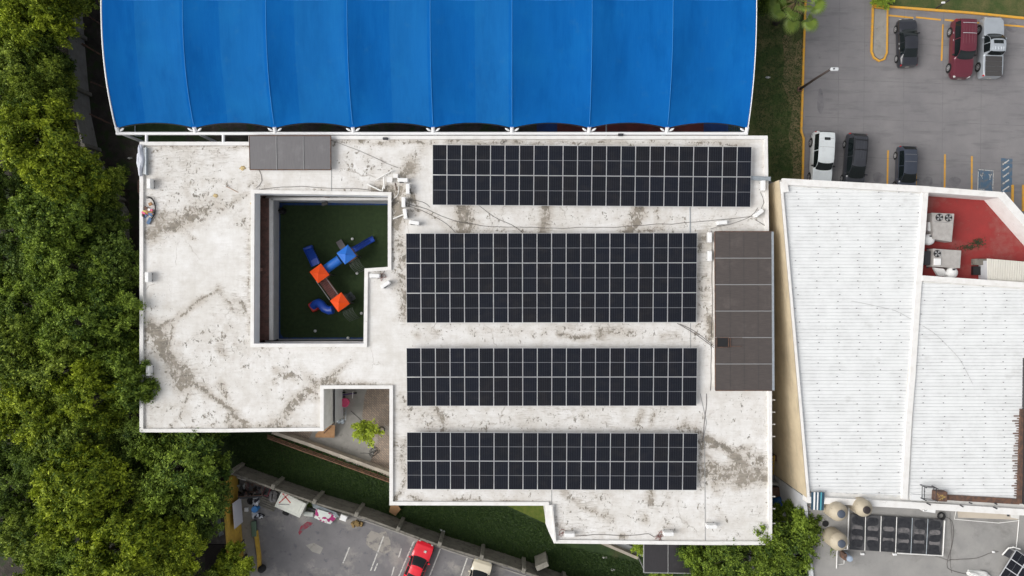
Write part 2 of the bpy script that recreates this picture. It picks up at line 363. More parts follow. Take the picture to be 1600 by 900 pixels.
def cellsmat():
    m = bpy.data.materials.new('solar_cells'); m.use_nodes = True; n = m.node_tree.nodes; l = m.node_tree.links; b = n['Principled BSDF']
    b.inputs['Roughness'].default_value = .3; b.inputs['Specular IOR Level'].default_value = .08
    uv = n.new('ShaderNodeUVMap'); sx = n.new('ShaderNodeSeparateXYZ'); l.new(uv.outputs[0], sx.inputs[0])
    def m_(op, a, b_=None):
        x = n.new('ShaderNodeMath'); x.operation = op
        for i, s in enumerate((a, b_)):
            if s is None: continue
            if isinstance(s, (int, float)): x.inputs[i].default_value = s
            else: l.new(s, x.inputs[i])
        return x.outputs[0]
    def line(c, cnt, wd):   # distance of fract(c*cnt) from the cell border
        f = m_('FRACT', m_('MULTIPLY', c, cnt)); d = m_('MINIMUM', f, m_('SUBTRACT', 1.0, f)); return m_('LESS_THAN', d, wd)
    gx = line(sx.outputs[0], 6, .035); gy = line(sx.outputs[1], 24, .05); bus = line(sx.outputs[0], 54, .09)
    mid = m_('LESS_THAN', m_('ABSOLUTE', m_('SUBTRACT', sx.outputs[1], .5)), .0062)
    oi = n.new('ShaderNodeObjectInfo')
    cr = n.new('ShaderNodeValToRGB'); e = cr.color_ramp.elements; e[0].color = (.008,.009,.013,1); e[1].color = (.010,.010,.013,1); e2 = cr.color_ramp.elements.new(.5); e2.color = (.008,.010,.017,1)
    l.new(oi.outputs['Random'], cr.inputs[0])
    def mix(f, a, col, s=1):
        x = n.new('ShaderNodeMix'); x.data_type = 'RGBA'; l.new(m_('MULTIPLY', f, s), x.inputs['Factor']); l.new(a, x.inputs['A']); x.inputs['B'].default_value = (*col, 1); return x.outputs['Result']
    c = mix(bus, cr.outputs[0], (.05,.054,.065), .35); c = mix(gx, c, (.085,.09,.105), .5); c = mix(gy, c, (.05,.054,.062), .5); c = mix(mid, c, (.24,.25,.27), 1)
    g = n.new('ShaderNodeNewGeometry'); t = n.new('ShaderNodeTexNoise'); t.inputs['Scale'].default_value = 1.4; t.inputs['Detail'].default_value = 7; l.new(g.outputs['Position'], t.inputs['Vector'])
    r = n.new('ShaderNodeMapRange'); r.inputs['From Min'].default_value = .5; r.inputs['From Max'].default_value = .8; r.inputs['To Max'].default_value = .05; l.new(t.outputs['Fac'], r.inputs['Value'])
    x = n.new('ShaderNodeMix'); x.data_type = 'RGBA'; l.new(r.outputs[0], x.inputs['Factor']); l.new(c, x.inputs['A']); x.inputs['B'].default_value = (.2,.17,.13,1)
    l.new(x.outputs['Result'], b.inputs['Base Color']); return m
M['cells'] = cellsmat()

def leafmat(name, dark, light, hue_by_object=True):
    m = bpy.data.materials.new(name); m.use_nodes = True; n = m.node_tree.nodes; l = m.node_tree.links; b = n['Principled BSDF']
    b.inputs['Roughness'].default_value = .6; b.inputs['Specular IOR Level'].default_value = .25
    at = n.new('ShaderNodeAttribute'); at.attribute_name = 'tone'
    x = n.new('ShaderNodeMix'); x.data_type = 'RGBA'; x.inputs['A'].default_value = (*dark, 1); x.inputs['B'].default_value = (*light, 1); l.new(at.outputs['Fac'], x.inputs['Factor'])
    col = x.outputs['Result']
    oi = n.new('ShaderNodeObjectInfo'); y = n.new('ShaderNodeMix'); y.data_type = 'RGBA'; y.blend_type = 'MULTIPLY'; y.inputs['Factor'].default_value = 1
    l.new(col, y.inputs['A']); l.new(oi.outputs['Color'], y.inputs['B']); col = y.outputs['Result']
    l.new(col, b.inputs['Base Color'])
    tr = n.new('ShaderNodeBsdfTranslucent'); l.new(col, tr.inputs[0])
    mx = n.new('ShaderNodeMixShader'); mx.inputs[0].default_value = .22
    l.new(b.outputs[0], mx.inputs[1]); l.new(tr.outputs[0], mx.inputs[2]); l.new(mx.outputs[0], n['Material Output'].inputs[0])
    return m
M['leaf'] = leafmat('leaves', (.058,.104,.018), (.42,.50,.068))
# ================================================================ THE SETTING
M['joint'] = layer(mat('slab_joint', (.15,.148,.15), .9, coords='World'), (.19,.185,.19), 1.2, .45, .6)
M['oil'] = layer(mat('oil_stain', (.115,.11,.117), .8, coords='World'), (.20,.192,.20), 1.3, .30, .62, detail=9)
def pts(lst, z=0): return [P(u, v, z) for u, v in lst]
def struct(name, mb, m, **k): return tag(mb.build(name, m, **k), kind='structure')
g = MB().sheet([(-320,-320), (320,-320), (320,320), (-320,320)], 0); struct('ground', g, M['grass'])
# lawn east of the canopy, bleached towards the car park
struct('lawn', MB().sheet(pts([(1168,-520),(1262,-520),(1259,0),(1253,205),(1257,216),(1254,330),(1168,330)]), .004), M['drygrass'])
struct('lawn', MB().sheet(pts([(1366,-60),(1366,10),(1600,26),(1900,50),(1900,-90)]), .03), M['drygrass'])
struct('lawn', MB().sheet(pts([(760,775),(866,775),(866,824),(848,816)]), .006), mat('lit_lawn', (.07,.11,.012), .95, (.11,.13,.02), 3, 8, bump=.6, coords='World'))  # last patch is sunlit grass, its brightness put into the colour
struct('woodland_floor', MB().sheet(pts([(-700,-500),(170,-500),(183,215),(219,222),(219,690),(350,740),(350,1300),(-700,1300)]), .004), M['soil'])
struct('bleached_lawn', MB().sheet(pts([(1222,60),(1232,45),(1240,70),(1258,55),(1255,150),(1252.5,205),(1256,216),(1254,300),(1236,300),(1240,250),(1232,215),(1238,170),(1222,130),(1226,95)]), .008), layer(mat('dry_lawn', (.17,.135,.065), .95, (.09,.095,.035), .9, 9, bump=.4, bscale=14, coords='World', lo=.45, hi=.65), (.05,.06,.02), 4, .55, .66))
lot = MB().sheet(pts([(1259,-520),(1259,0),(1253,205),(1257,216),(1254,300),(1270,420),(2600,500),(2600,-520)]), .004)
lot_o = struct('parking_lot', lot, M['asphalt'])
struct('access_road', MB().sheet(pts([(1575,-8),(1600,-3),(2600,60),(2600,-200),(1505,-200),(1505,-9)]), .036), M['concrete'])
low = MB().sheet(pts([(392,905),(385,840),(372,765),(376,742),(600,822),(870,912),(1500,1260),(380,1260)]), .004)
low_o = struct('lower_parking_lot', low, M['asphalt2'])
struct('footpath', MB().sheet(pts([(371,765),(396,775),(398,860),(408,905),(384,905),(381,866)]), .012), M['concrete'])
struct('patio', MB().sheet(pts([(432,678),(520,600),(640,600),(640,760),(608,745)]), .008), M['paving'])
struct('alley_pavement', MB().sheet(pts([(1170,275),(1270,300),(1290,900),(1170,900)]), .008), M['asphalt2'])
struct('court_floor', MB().sheet([(2.2,12.9),(19.2,12.9),(19.2,31),(2.2,31)], .008), M['courtblue'])
struct('court_floor', MB().sheet([(-29,12.9),(2.2,12.9),(2.2,31),(-29,31)], .008), M['soil'])
struct('court_line', MB().sheet([(8.3,13.4),(8.42,13.4),(8.42,30),(8.3,30)], .016), M['linewhite'])
struct('court_floor', MB().sheet([(4,13.4),(17,13.4),(17,30),(4,30)], .012), M['courtred'])
struct('courtyard_turf', MB().sheet(pts([(443,320.5),(650,320.5),(650,527.5),(443,527.5),(438,521),(438,327)]), .012), M['turf'])
struct('courtyard_edging', MB().sheet(pts([(430,317),(652,317),(652,531),(430,531)]), .008), M['bluerubber'])

def strip(mb, line, wd, z0, z1, zpx=0):
    """a kerb or wall of width wd (m) following photo points"""
    L = [P(u, v, zpx) for u, v in line]
    left, right = [], []
    for i, p in enumerate(L):
        a = L[max(i-1,0)]; b = L[min(i+1,len(L)-1)]; d = (b-a); d.z = 0; d.normalize(); nrm = Vector((-d.y, d.x, 0))*wd/2
        left.append(p+nrm); right.append(p-nrm)
    poly = [(p.x, p.y) for p in left]+[(p.x, p.y) for p in right[::-1]]
    for i in range(len(L)-1):
        mb.prism([left[i].xy, left[i+1].xy, right[i+1].xy, right[i].xy], z0, z1, top=True)
    return mb
def kerb(line, wd=.17, h=.13, label=None): return struct('kerb', strip(MB(), line, wd, 0, h, h), M['kerbpaint'])
kerb([(1261,-400),(1259,0),(1256,90),(1252.5,205),(1256,216),(1254.5,278),(1253,330)])
kerb([(1365,-60),(1365,8),(1440,14),(1520,20),(1600,28),(1800,47)], .2)
kerb([(1364.5,11),(1362,80),(1366,90),(1374,95),(1382,92),(1386,82),(1387,14),(1364.5,11)], .16)
struct('planting_island', MB().prism([p.xy for p in pts([(1366,14),(1364,80),(1368,89),(1374,93),(1380,90),(1384,81),(1385.5,16)])], .0, .09), M['concrete'])
struct('patio_slab', MB().sheet(pts([(505,600),(577,600),(570,618),(566,650),(575,680),(588,700),(578,722),(560,728),(520,712),(480,692),(500,650)]), .012), M['concrete'])
# painted bay lines
def line_part(par, a, b, wd, m, name='bay_line'):
    A, B = P(*a), P(*b); d = (B-A); d.normalize(); n_ = Vector((-d.y, d.x, 0))*wd/2
    return MB().sheet([A+n_, B+n_, B-n_, A-n_], .009).build(name, m, par)
for a, b in (((1388,24),(1427,28)),((1431,27),(1470,31)),((1476,31),(1530,36)),((1568,39),(1640,45)),((1473.5,38),(1471,95)),((1387.5,235),(1385.5,330)),((1432,237),(1430,330)),((1476.5,241),(1475,340)),((1518.5,244),(1518,340))):
    line_part(lot_o, a, b, .15, M['kerbpaint'])
strip(MB(), [(1581.5,289),(1581,330)], .17, .005, .12).build('wheel_stop', M['kerbpaint'], lot_o)
strip(MB(), [(1598.5,289),(1598,330)], .17, .005, .12).build('wheel_stop', M['kerbpaint'], lot_o)
MB().sheet(pts([(1528,264),(1552,266),(1551,300),(1527,299)]), .0085).build('accessible_bay_panel', M['lineblue'], lot_o)
for a, b in (((1529,265),(1552,267)),((1552,266),(1551,298)),((1528.5,268),(1527.5,298)),((1529,295.5),(1538,296)),((1532,273),(1535,278)),((1536,270),(1534,276)),((1534,276),(1535,279)),((1545,272),(1547,276)),((1549,272),(1547,276)),((1547,276),(1546.5,281))):
    line_part(lot_o, a, b, .06, M['linewhite'], 'accessible_bay_marking').data.transform(Matrix.Translation((0,0,.004)))
MB().sheet(pts([(1564,247),(1582,248),(1581,300),(1564,300)]), .0085).build('hatched_zone', M['lineblue'], lot_o)
for v in (253, 263, 273, 283.5, 294):
    line_part(lot_o, (1566.5,v+4), (1576.5,v-3), .11, M['linewhite'], 'hatch_line').data.transform(Matrix.Translation((0,0,.004)))
for a, b in (((599.5,838),(579,892)),((647,845),(622,903)),((688,858),(670,903)),((730,872),(716,912)),((546,855),(536,880)),((627,857),(623,871)),((616,885),(612,900)),((590,880),(585,892))):
    line_part(low_o, a, b, .11, M['linewhite'])
for u in (1312,1352,1414,1475,1535): line_part(lot_o, (u,-40), (u-4,330), .035, M['joint'], 'slab_joint')
for v in (62,122,182,242): line_part(lot_o, (1258,v), (1640,v+16), .035, M['joint'], 'slab_joint')
for (u,v,ru,rv) in ((1282,158,5,20),(1372,277,9,8),(1450,283,8,7),(1492,284,9,8),(1582,43,9,8)):
    MB().sheet([P(u+ru*math.cos(a)*(1+.15*math.sin(3*a+u)),v+rv*math.sin(a),0) for a in np.linspace(0,6.2,18)], .0075).build('oil_stain', M['oil'], lot_o)
# stains that lie on the lower lot
for nm, poly, m in (('paint_spill', [(466,832),(470,822),(480,815),(490,817),(483,823),(474,829),(468,836)], mat('red_paint_spill', (.25,.03,.05), .8, (.13,.11,.12), 3, 6, coords='World', lo=.45, hi=.6)),
                    ('cement_patch', [(573,838),(580,829),(592,833),(603,830),(610,845),(611,860),(602,865),(590,862),(580,858),(572,850)], mat('cement_spill', (.30,.28,.25), .9, (.16,.15,.15), 1.8, 8, coords='World', lo=.5, hi=.62)),
                    ('cement_patch', [(478,852),(490,848),(505,856),(500,866),(488,862)], M['concrete'])):
    MB().sheet(pts(poly), .008).build(nm, m, low_o)

# ================================================================ THE SCHOOL BUILDING
ZR, ZP = 6.3, 6.5
school = thing('school_building', P(600,600), 'large two storey school with stained white flat roof and a courtyard cut into it', 'building')
outer = [(218.5,222),(389,222),(389,212.5),(1199,212.5),(1201,362),(1205.5,612),(1206,851),(1100,851),(866,848.5),(858,831),(853,818),(853,789.5),(609,789),(609,607),(505,607),(505,673),(350,675),(218.5,675)]
court = [(397,301.5),(606.5,305),(606.5,417.5),(570,420),(568.5,537.5),(396,537.5)]
OW = [P(u,v,ZP) for u,v in outer]; CW = [P(u,v,ZP) for u,v in court]
def inset(poly, d):
    n = len(poly); a = sum(poly[i].x*poly[(i+1)%n].y-poly[(i+1)%n].x*poly[i].y for i in range(n)); s = 1 if a > 0 else -1; out_ = []
    for i in range(n):
        p0, p1, p2 = poly[i-1], poly[i], poly[(i+1)%n]
        e1 = (p1-p0).xy.normalized(); e2 = (p2-p1).xy.normalized(); n1 = Vector((-e1.y, e1.x))*s; n2 = Vector((-e2.y, e2.x))*s
        k = n1+n2; k = k/max(.3, 1+n1.dot(n2)); out_.append(Vector((p1.x+k.x*d, p1.y+k.y*d, p1.z)))
    return out_
def wallring(poly, z0, z1, mi=0, mb=None, edges=None, flip=False):
    mb = mb or MB(); n = len(poly)
    for i in range(n):
        if edges is not None and i not in edges: continue
        a, b = poly[i], poly[(i+1)%n]; q = [(a.x,a.y,z0),(b.x,b.y,z0),(b.x,b.y,z1),(a.x,a.y,z1)]
        mb.add(q[::-1] if not flip else q, [(0,1,2,3)], mi)
    return mb
def ringsolid(o, i, z0, z1, mb=None):
    """parapet: closed band between outline o and its inset i"""
    mb = mb or MB(); n = len(o)
    for k in range(n):
        j = (k+1)%n; a,b,c,d = o[k],o[j],i[j],i[k]
        mb.add([(a.x,a.y,z1),(b.x,b.y,z1),(c.x,c.y,z1),(d.x,d.y,z1),(a.x,a.y,z0),(b.x,b.y,z0),(c.x,c.y,z0),(d.x,d.y,z0)], [(3,2,1,0),(4,5,1,0),(7,6,2,3)][::1])
    return mb
wb = wallring(OW, 0, ZP-.25); wb.build('wall', M['whitewall'], school)
OI = inset(OW, .25); CI = inset(CW, -.25)
OX = inset(OW, -.03)
ringsolid(OX, OI, ZP-.30, ZP).build('parapet', M['parapet'], school)
CX = inset(CW, .03)
ringsolid(CX, CI, ZP-.22, ZP).build('parapet', M['parapet'], school)
# courtyard faces: fascia, upper gallery with louvres, gallery parapet, lower wall
cf = inset(CW, 0.0)
wallring(cf, 5.05, ZP-.22, flip=True).build('fascia', M['fascia'], school)
cg = inset(CW, -.45)
wallring(cg, 3.0, 5.2, flip=True).build('gallery_screen', None or mat('louvre_screen', (.16,.10,.085), .8, (.09,.065,.06), 14, 3, coords='World', stretch=(1,1,.15)), school)
ringsolid(cf, cg, 5.05, 5.06).build('gallery_soffit', M['whitewall'], school)
cband_i = inset(CW, -.15)
ringsolid(cf, cband_i, 2.0, 3.3).build('gallery_parapet', M['parapet'], school)
wallring(cf, 2.0, 3.3, flip=True).build('gallery_parapet', M['parapet'], school)
cl = inset(CW, -.04)
wallring(cl, 0, 2.0, flip=True).build('lower_wall', M['greywall'], school)
# tiled ledge and gutter on the west side, slim gutter on the north
a_, b_ = P(396.6,303,ZP), P(396,536,ZP); lw = abs(b_.y-a_.y); cy_ = (a_.y+b_.y)/2
tl = MB(); tl.box((a_.x+.06,cy_,4.12), (.74,lw-.1,.10))
for k_ in range(int(lw/.24)): tl.box((a_.x+.06, cy_-lw/2+.15+k_*.24, 4.185), (.72,.05,.04))
tl.build('tile_ledge', mat('roof_tile', (.17,.085,.07), .85, (.10,.06,.05), 3, 6, coords='World'), school)
MB().box((a_.x+.58,cy_,3.98), (.30,lw-.1,.22)).build('gutter', M['parapet'], school)
MB().box((a_.x+5.9,P(0,303.2,ZP).y-.10,3.98), (10.6,.20,.22)).build('gutter', M['parapet'], school)
# columns of the gallery and slim pipes
for (u, v) in ((397,301.5),(497,303.2),(396,420),(396,537.5)):
    p = P(u,v,ZP); MB().box((p.x-.2 if u<400 else p.x, p.y+(.2 if v<310 else -.2 if v>530 else 0), 4.1), (.28,.28,1.7)).build('column', M['brick'], school)
# roof sheet, cut into a fine grid that carries the dirt map
def roofsheet():
    bm = bmesh.new()
    vo = [bm.verts.new((p.x,p.y,ZR)) for p in OI]; vc = [bm.verts.new((p.x,p.y,ZR)) for p in CI]
    eo = [bm.edges.new((vo[i], vo[(i+1)%len(vo)])) for i in range(len(vo))]; ec = [bm.edges.new((vc[i], vc[(i+1)%len(vc)])) for i in range(len(vc))]
    bmesh.ops.triangle_fill(bm, use_beauty=True, edges=eo+ec, normal=(0,0,1))
    xs = [p.x for p in OI]; ys = [p.y for p in OI]; st = .22
    for ax, lo, hi in ((0, min(xs), max(xs)), (1, min(ys), max(ys))):
        c = lo+st
        while c < hi:
            co = (c,0,0) if ax == 0 else (0,c,0); no = (1,0,0) if ax == 0 else (0,1,0)
            bmesh.ops.bisect_plane(bm, geom=bm.verts[:]+bm.edges[:]+bm.faces[:], dist=1e-4, plane_co=co, plane_no=no); c += st
    for f in bm.faces:
        if f.normal.z < 0: f.normal_flip()
    me = bpy.data.meshes.new('roof'); bm.to_mesh(me); bm.free()
    o = bpy.data.objects.new('roof', me); C.objects.link(o)
    co = np.empty(len(me.vertices)*3); me.vertices.foreach_get('co', co); co = co.reshape(-1,3)
    S = (H-ZR)/F; px = np.column_stack([co[:,0]/S+800, 450-co[:,1]/S]); W2 = np.zeros(len(px))
    wob = np.column_stack([np.sin(px[:,1]*.09+px[:,0]*.03)*2.2+np.sin(px[:,0]*.21)*1.2, np.sin(px[:,0]*.08+1)*2.2+np.sin(px[:,1]*.19)*1.2])
    q = px+wob; D = np.zeros(len(px))
    for line, wd, s in STROKES:
        if len(line) == 1: d = np.hypot(*(q-np.array(line[0])).T)
        else:
            d = np.full(len(px), 1e9)
            for a, b in zip(line[:-1], line[1:]):
                a = np.array(a, float); b = np.array(b, float); ab = b-a; t = np.clip(((q-a)@ab)/max(1e-6, ab@ab), 0, 1)
                d = np.minimum(d, np.hypot(*(q-(a+t[:,None]*ab)).T))
        hw = wd/2; val = s*np.clip(1-(d-hw*.55)/(hw*.9+2.2), 0, 1)
        D = np.maximum(D, val); W2 = np.maximum(W2, min(1,s*1.1)*np.clip(1-(d-hw*.8)/(9+hw*1.3), 0, 1))
    at = me.attributes.new('dirt', 'FLOAT', 'POINT'); at.data.foreach_set('value', D.astype(np.float32))
    me.attributes.new('wash', 'FLOAT', 'POINT').data.foreach_set('value', W2.astype(np.float32)); off = np.array(school.location); co -= off; me.vertices.foreach_set('co', co.ravel())
    me.materials.append(M['roof']); me.update(); o.parent = school; return o
STROKES = [([(300,265)],90,.36),([(260,300),(350,310)],60,.40),([(300,560),(340,640)],80,.34),([(350,520),(380,560)],60,.38),([(440,600)],90,.30),([(235,480),(250,640)],40,.32),([(560,260),(600,280)],60,.34),([(760,342),(1180,342)],34,.30),([(650,518),(1090,520)],30,.30),([(640,655),(1090,655)],34,.32),([(1150,640),(1150,700)],80,.26),([(900,800),(1190,800)],80,.27),([(700,776),(850,778)],18,.32),([(1110,540),(1100,420)],20,.4),
([(232,365),(262,352),(300,335),(330,325)],26,.85),([(330,330),(360,320),(388,303)],4,.8),([(235,368),(250,345)],20,.9),([(240,238),(270,234),(310,236)],9,.42),([(292,296),(304,322)],26,.5),
([(228,258),(265,252),(300,255)],12,.42),([(225,290),(345,282)],34,.3),([(252,310),(300,318)],22,.42),([(330,240),(350,243)],8,.5),([(335,282),(360,285)],9,.5),([(285,360),(303,375)],3,.7),([(375,345),(382,352)],12,.55),
([(233,520),(262,505),(300,480),(345,452)],4.5,.85),([(345,455),(356,472),(366,484),(378,488)],7,.6),([(368,462),(380,482)],6,.65),([(236,515),(262,552),(292,592)],24,1.0),([(268,570),(285,600)],22,.85),
([(290,590),(322,612),(362,642),(392,666)],6.5,1.0),([(366,667),(388,668)],10,.95),([(355,640),(362,668)],10,.75),([(262,545),(300,530),(320,518)],5,.6),([(310,530),(350,548)],16,.5),([(346,546)],9,.95),([(348,600),(352,614)],6,.85),([(222,515),(226,570)],14,.6),
([(298,610),(280,650),(262,668)],4,.65),([(235,630),(345,655)],30,.38),([(270,500),(262,530)],5,.7),([(262,540),(268,505)],8,.75),([(222,670),(500,668)],3,.55),
([(503,597)],14,1.0),([(400,548),(420,545)],5,.6),([(430,577),(455,587),(500,598)],6,.72),([(503,597),(520,582),(543,568)],4.5,.8),([(505,597),(530,603),(560,604),(604,604)],6,.75),([(495,605),(472,620),(452,640),(430,662)],14,.8),([(405,668),(460,666)],6,.85),([(497,622)],8,.85),([(440,582),(490,595)],16,.62),([(512,592),(530,598)],14,.8),([(428,590),(428,600)],4,.7),
([(588,294),(628,298)],16,1.0),([(640,262),(630,278)],17,1.05),([(652,246),(640,262)],10,.6),([(618,300),(622,345)],22,1.0),([(618,345),(626,400),(632,470)],14,.72),([(642,300),(650,330)],6,.75),([(640,318),(644,332)],9,.6),([(655,235),(648,245)],10,.6),([(630,450),(633,502)],9,.85),([(585,418),(600,430)],10,.6),([(620,420),(628,500)],10,.6),([(628,375),(632,400)],10,.75),
([(726,320),(728,342),(724,364)],26,1.0),([(850,320),(853,342),(850,366)],9,1.05),([(1000,322),(992,345),(978,362)],16,1.05),([(972,359),(1034,360)],6,.85),([(1025,325),(1027,350)],4,.7),([(670,330),(702,358)],4,.6),([(700,358),(840,361)],4,.6),([(960,340),(990,340)],16,.4),
([(872,525),(918,524)],6,.95),([(938,518),(992,518)],10,.72),([(940,523)],9,1.0),([(679,520)],7,.9),([(649,523)],5,.8),([(740,516),(850,520)],10,.5),([(872,516),(905,515)],9,.55),([(1035,525),(1058,522)],5,.6),([(640,513),(700,513)],6,.4),
([(1096,440),(1110,520)],26,.55),([(1112,500),(1113,528)],16,.95),([(1100,458),(1095,466)],12,.7),([(1103,365),(1090,388)],12,.68),([(1105,490),(1085,520)],10,.5),
([(1100,685),(1130,697),(1152,715),(1165,725)],11,1.0),([(1096,735),(1130,740),(1160,728)],26,.85),([(1110,700),(1172,702)],5,.85),([(1160,748),(1202,743)],24,1.0),([(1170,718),(1202,728)],20,.72),([(1118,740),(1120,768)],8,.8),([(1071,664)],11,1.0),([(1082,670),(1102,692)],12,.7),([(1096,690),(1100,760)],16,.6),([(1014,766),(1019,788)],7,1.0),([(884,770),(908,790),(930,802),(962,815)],6,.72),([(900,776),(950,782)],20,.42),([(1008,811)],5,.9),([(972,838)],5,.9),([(1003,800),(1010,812)],7,.6),([(1125,790),(1130,810)],12,.4),([(1045,765),(1045,800)],6,.45),
([(645,645),(690,665)],24,.55),([(682,638),(694,672)],8,.75),([(755,662),(835,668)],14,.42),([(640,668),(1085,671)],5,.42),([(900,645),(925,665)],14,.45),([(1003,648),(999,660)],5,.85),([(1024,650),(1020,660)],4,.8),([(632,690),(632,750),(625,772),(612,783)],8,.72),([(640,778),(680,787)],6,.7),([(692,786),(742,778),(746,784)],4,.75),([(785,785),(830,786)],4,.8),([(613,690),(632,735)],18,.5),([(620,620),(640,632)],4,.6),
([(391,330),(391,520)],5,.62),([(240,226),(388,228)],4,.66),([(520,221),(680,221)],5,.72),([(700,221),(1170,224)],4,.6),([(1197,240),(1199,350)],3,.6),([(1203,620),(1203,720)],3,.5),([(221,560),(221,672)],4,.6),([(400,296),(605,299)],3,.5),([(395,542),(560,542)],3,.4),([(613,310),(613,410)],5,.6),
([(580,225),(580,260)],8,.42),([(400,280),(390,292)],5,.6),([(420,290),(400,292)],5,.65),([(530,250),(535,300)],4,.4),([(870,822),(882,832)],8,.6),([(1040,815),(1030,832)],8,.55),([(895,824),(915,828)],9,.5),([(1050,822),(1068,827)],9,.5),([(1118,795),(1125,808)],8,.5)]
roofsheet()
# expansion joints of the roof
for line in ([(1094,615),(1104,660),(1098,690)],[(1101,690),(1102,848)],[(1078,325),(1078,364)],[(1079,505),(1079,544)],[(862,766),(862,790)],[(518,262),(518,300)]):
    strip(MB(), line, .05, ZR+.002, ZR+.02, ZR).build('roof_joint', M['seal'], school)
# outlet spouts on the east edge
for v in (625,644,663,682,776,795,818):
    p = P(1207,v,6.1); MB().tube([p+Vector((-.25,0,0)), p+Vector((.22,0,-.03))], .05).build('drain_spout', M['cablewhite'], school)
# west edge of the step wing: stepped fascias
MB().prism([p.xy for p in pts([(853.5,789),(866,789),(867,846),(866,848.5),(858,831),(853,818)], ZP)], ZP-.3, ZP+.03).build('parapet', M['parapet'], school)
strip(MB(), [(862.5,790),(868,846)], .12, ZP+.03, ZP+.16, ZP).build('flashing', M['whitewall'], school)
# patio side: two tone wall of the west wing, wall on the patio's left
a, b = P(507.5,607,ZP), P(507.5,673,ZP)
MB().add([(a.x-.0,a.y,0),(b.x,b.y,0),(b.x,b.y,3.25),(a.x,a.y,3.25)], [(0,1,2,3)]).build('lower_wall', M['greywall'], school)
strip(MB(), [(507.6,607),(507.6,673)], .06, 3.25, 3.33, ZP).build('string_course', M['darkmetal'], school)
# windows on the outer walls
def window_on(par, x, y, z, wd, ht, nx, ny):
    t = Vector((-ny, nx, 0)); n_ = Vector((nx, ny, 0)); c = Vector((x,y,z)); rz = math.atan2(t.y, t.x)
    f = MB()
    for dx, dz, sx, sz in ((0,ht/2,wd+.1,.08),(0,-ht/2,wd+.1,.08),(-wd/2,0,.08,ht),(wd/2,0,.08,ht),(0,0,.05,ht)):
        q = c+t*dx+Vector((0,0,dz))+n_*.03; f.box(q, (sx,.08,sz), rz)
    o = f.build('window', M['alu'], par); MB().box(c+n_*.012, (wd,.02,ht), rz).build('pane', M['glass'], o)
for k in range(9):
    x0 = P(218.5,450,ZP).x
    for z in (1.7, 4.7): window_on(school, x0, P(0,260+k*46,ZP).y, z, 1.8, 1.2, -1, 0)
for k in range(4):
    for z in (1.7, 4.7): window_on(school, P(655+k*52,0,ZP).x, P(0,789.5,ZP).y, z, 1.8, 1.2, 0, -1)

# translucent roof lights over the stairs
def rooflight(name, corners, z, slope, n, axis, m, label, frame):
    """corners TL TR BR BL in photo px at height z; divided into n bays along axis"""
    c = [P(u,v,z) for u,v in corners]; c[2].z -= slope; c[3].z -= slope
    t = thing(name, (sum((p for p in c), Vector())/4).xy.to_3d(), label, 'roof light'); t.location.z = ZR
    def pt(a, b): return c[0]*(1-a)*(1-b)+c[1]*a*(1-b)+c[2]*a*b+c[3]*(1-a)*b
    for i in range(n):
        a0, a1 = i/n, (i+1)/n; q = [pt(a0,0),pt(a1,0),pt(a1,1),pt(a0,1)] if axis == 0 else [pt(0,a0),pt(1,a0),pt(1,a1),pt(0,a1)]
        MB().add([p for p in q]+[p-Vector((0,0,.03)) for p in q], [(3,2,1,0),(4,5,6,7),(0,1,5,4),(1,2,6,5),(2,3,7,6),(3,0,4,7)]).build('panel', m, t)
        if i:
            q = (pt(a0,0),pt(a0,1)) if axis == 0 else (pt(0,a0),pt(1,a0))
            MB().tube([q[0]+Vector((0,0,.02)), q[1]+Vector((0,0,.02))], .035, 4).build('glazing_bar', M['seal'], t)
    e = MB()
    for i in range(4): e.tube([c[i]-Vector((0,0,.02)), c[(i+1)%4]-Vector((0,0,.02))], .05, 4)
    e.build('frame', frame, t)
    cc = sum(c, Vector())/4; ins = [cc+(p-cc)*.97 for p in c]; wl = MB()
    for i in range(4):
        a, b = ins[i], ins[(i+1)%4]; wl.add([(a.x,a.y,ZR),(b.x,b.y,ZR),(b.x,b.y,b.z-.04),(a.x,a.y,a.z-.04)], [(0,1,2,3)])
    wl.build('upstand', M['whitewall'], t); return t
rooflight('stair_rooflight', [(389.5,212),(516.5,212),(516,264.5),(389.5,264.5)], 6.95, .15, 3, 0, M['poly'], 'small grey three-bay roof light beside the north edge, above the courtyard', M['rust'])
rl = rooflight('stair_rooflight', [(1117,362),(1207,362),(1208,610),(1118,610)], 7.0, 0, 6, 1, M['poly2'], 'long brown six-bay roof light along the east edge with an open hatch', M['rust'])
for k_ in (1140,1162,1184): MB().tube([P(k_,364,7.015), P(k_+1,608,7.015)], .012, 4).build('sheet_joint', M['poly3'], rl)
strip(MB(), [(1207,362),(1208.2,610)], .16, 6.9, 7.06, 7.0).build('gutter', M['galv'], rl)
h1 = MB(); p = P(1129,535,7.06); h1.box(p, (.85,.72,.02)); h1.build('hatch_opening', M['black'], rl)
h2 = MB()
for dx, dy, sx, sy in ((0,.38,.95,.05),(0,-.38,.95,.05),(-.46,0,.05,.8),(.46,0,.05,.8),(.6,.0,.04,.8),(1.1,.36,.9,.03),(1.1,-.3,.9,.03)): h2.box(p+Vector((dx,dy,.03)), (sx,sy,.05))
h2.build('hatch_frame', M['rust'], rl)
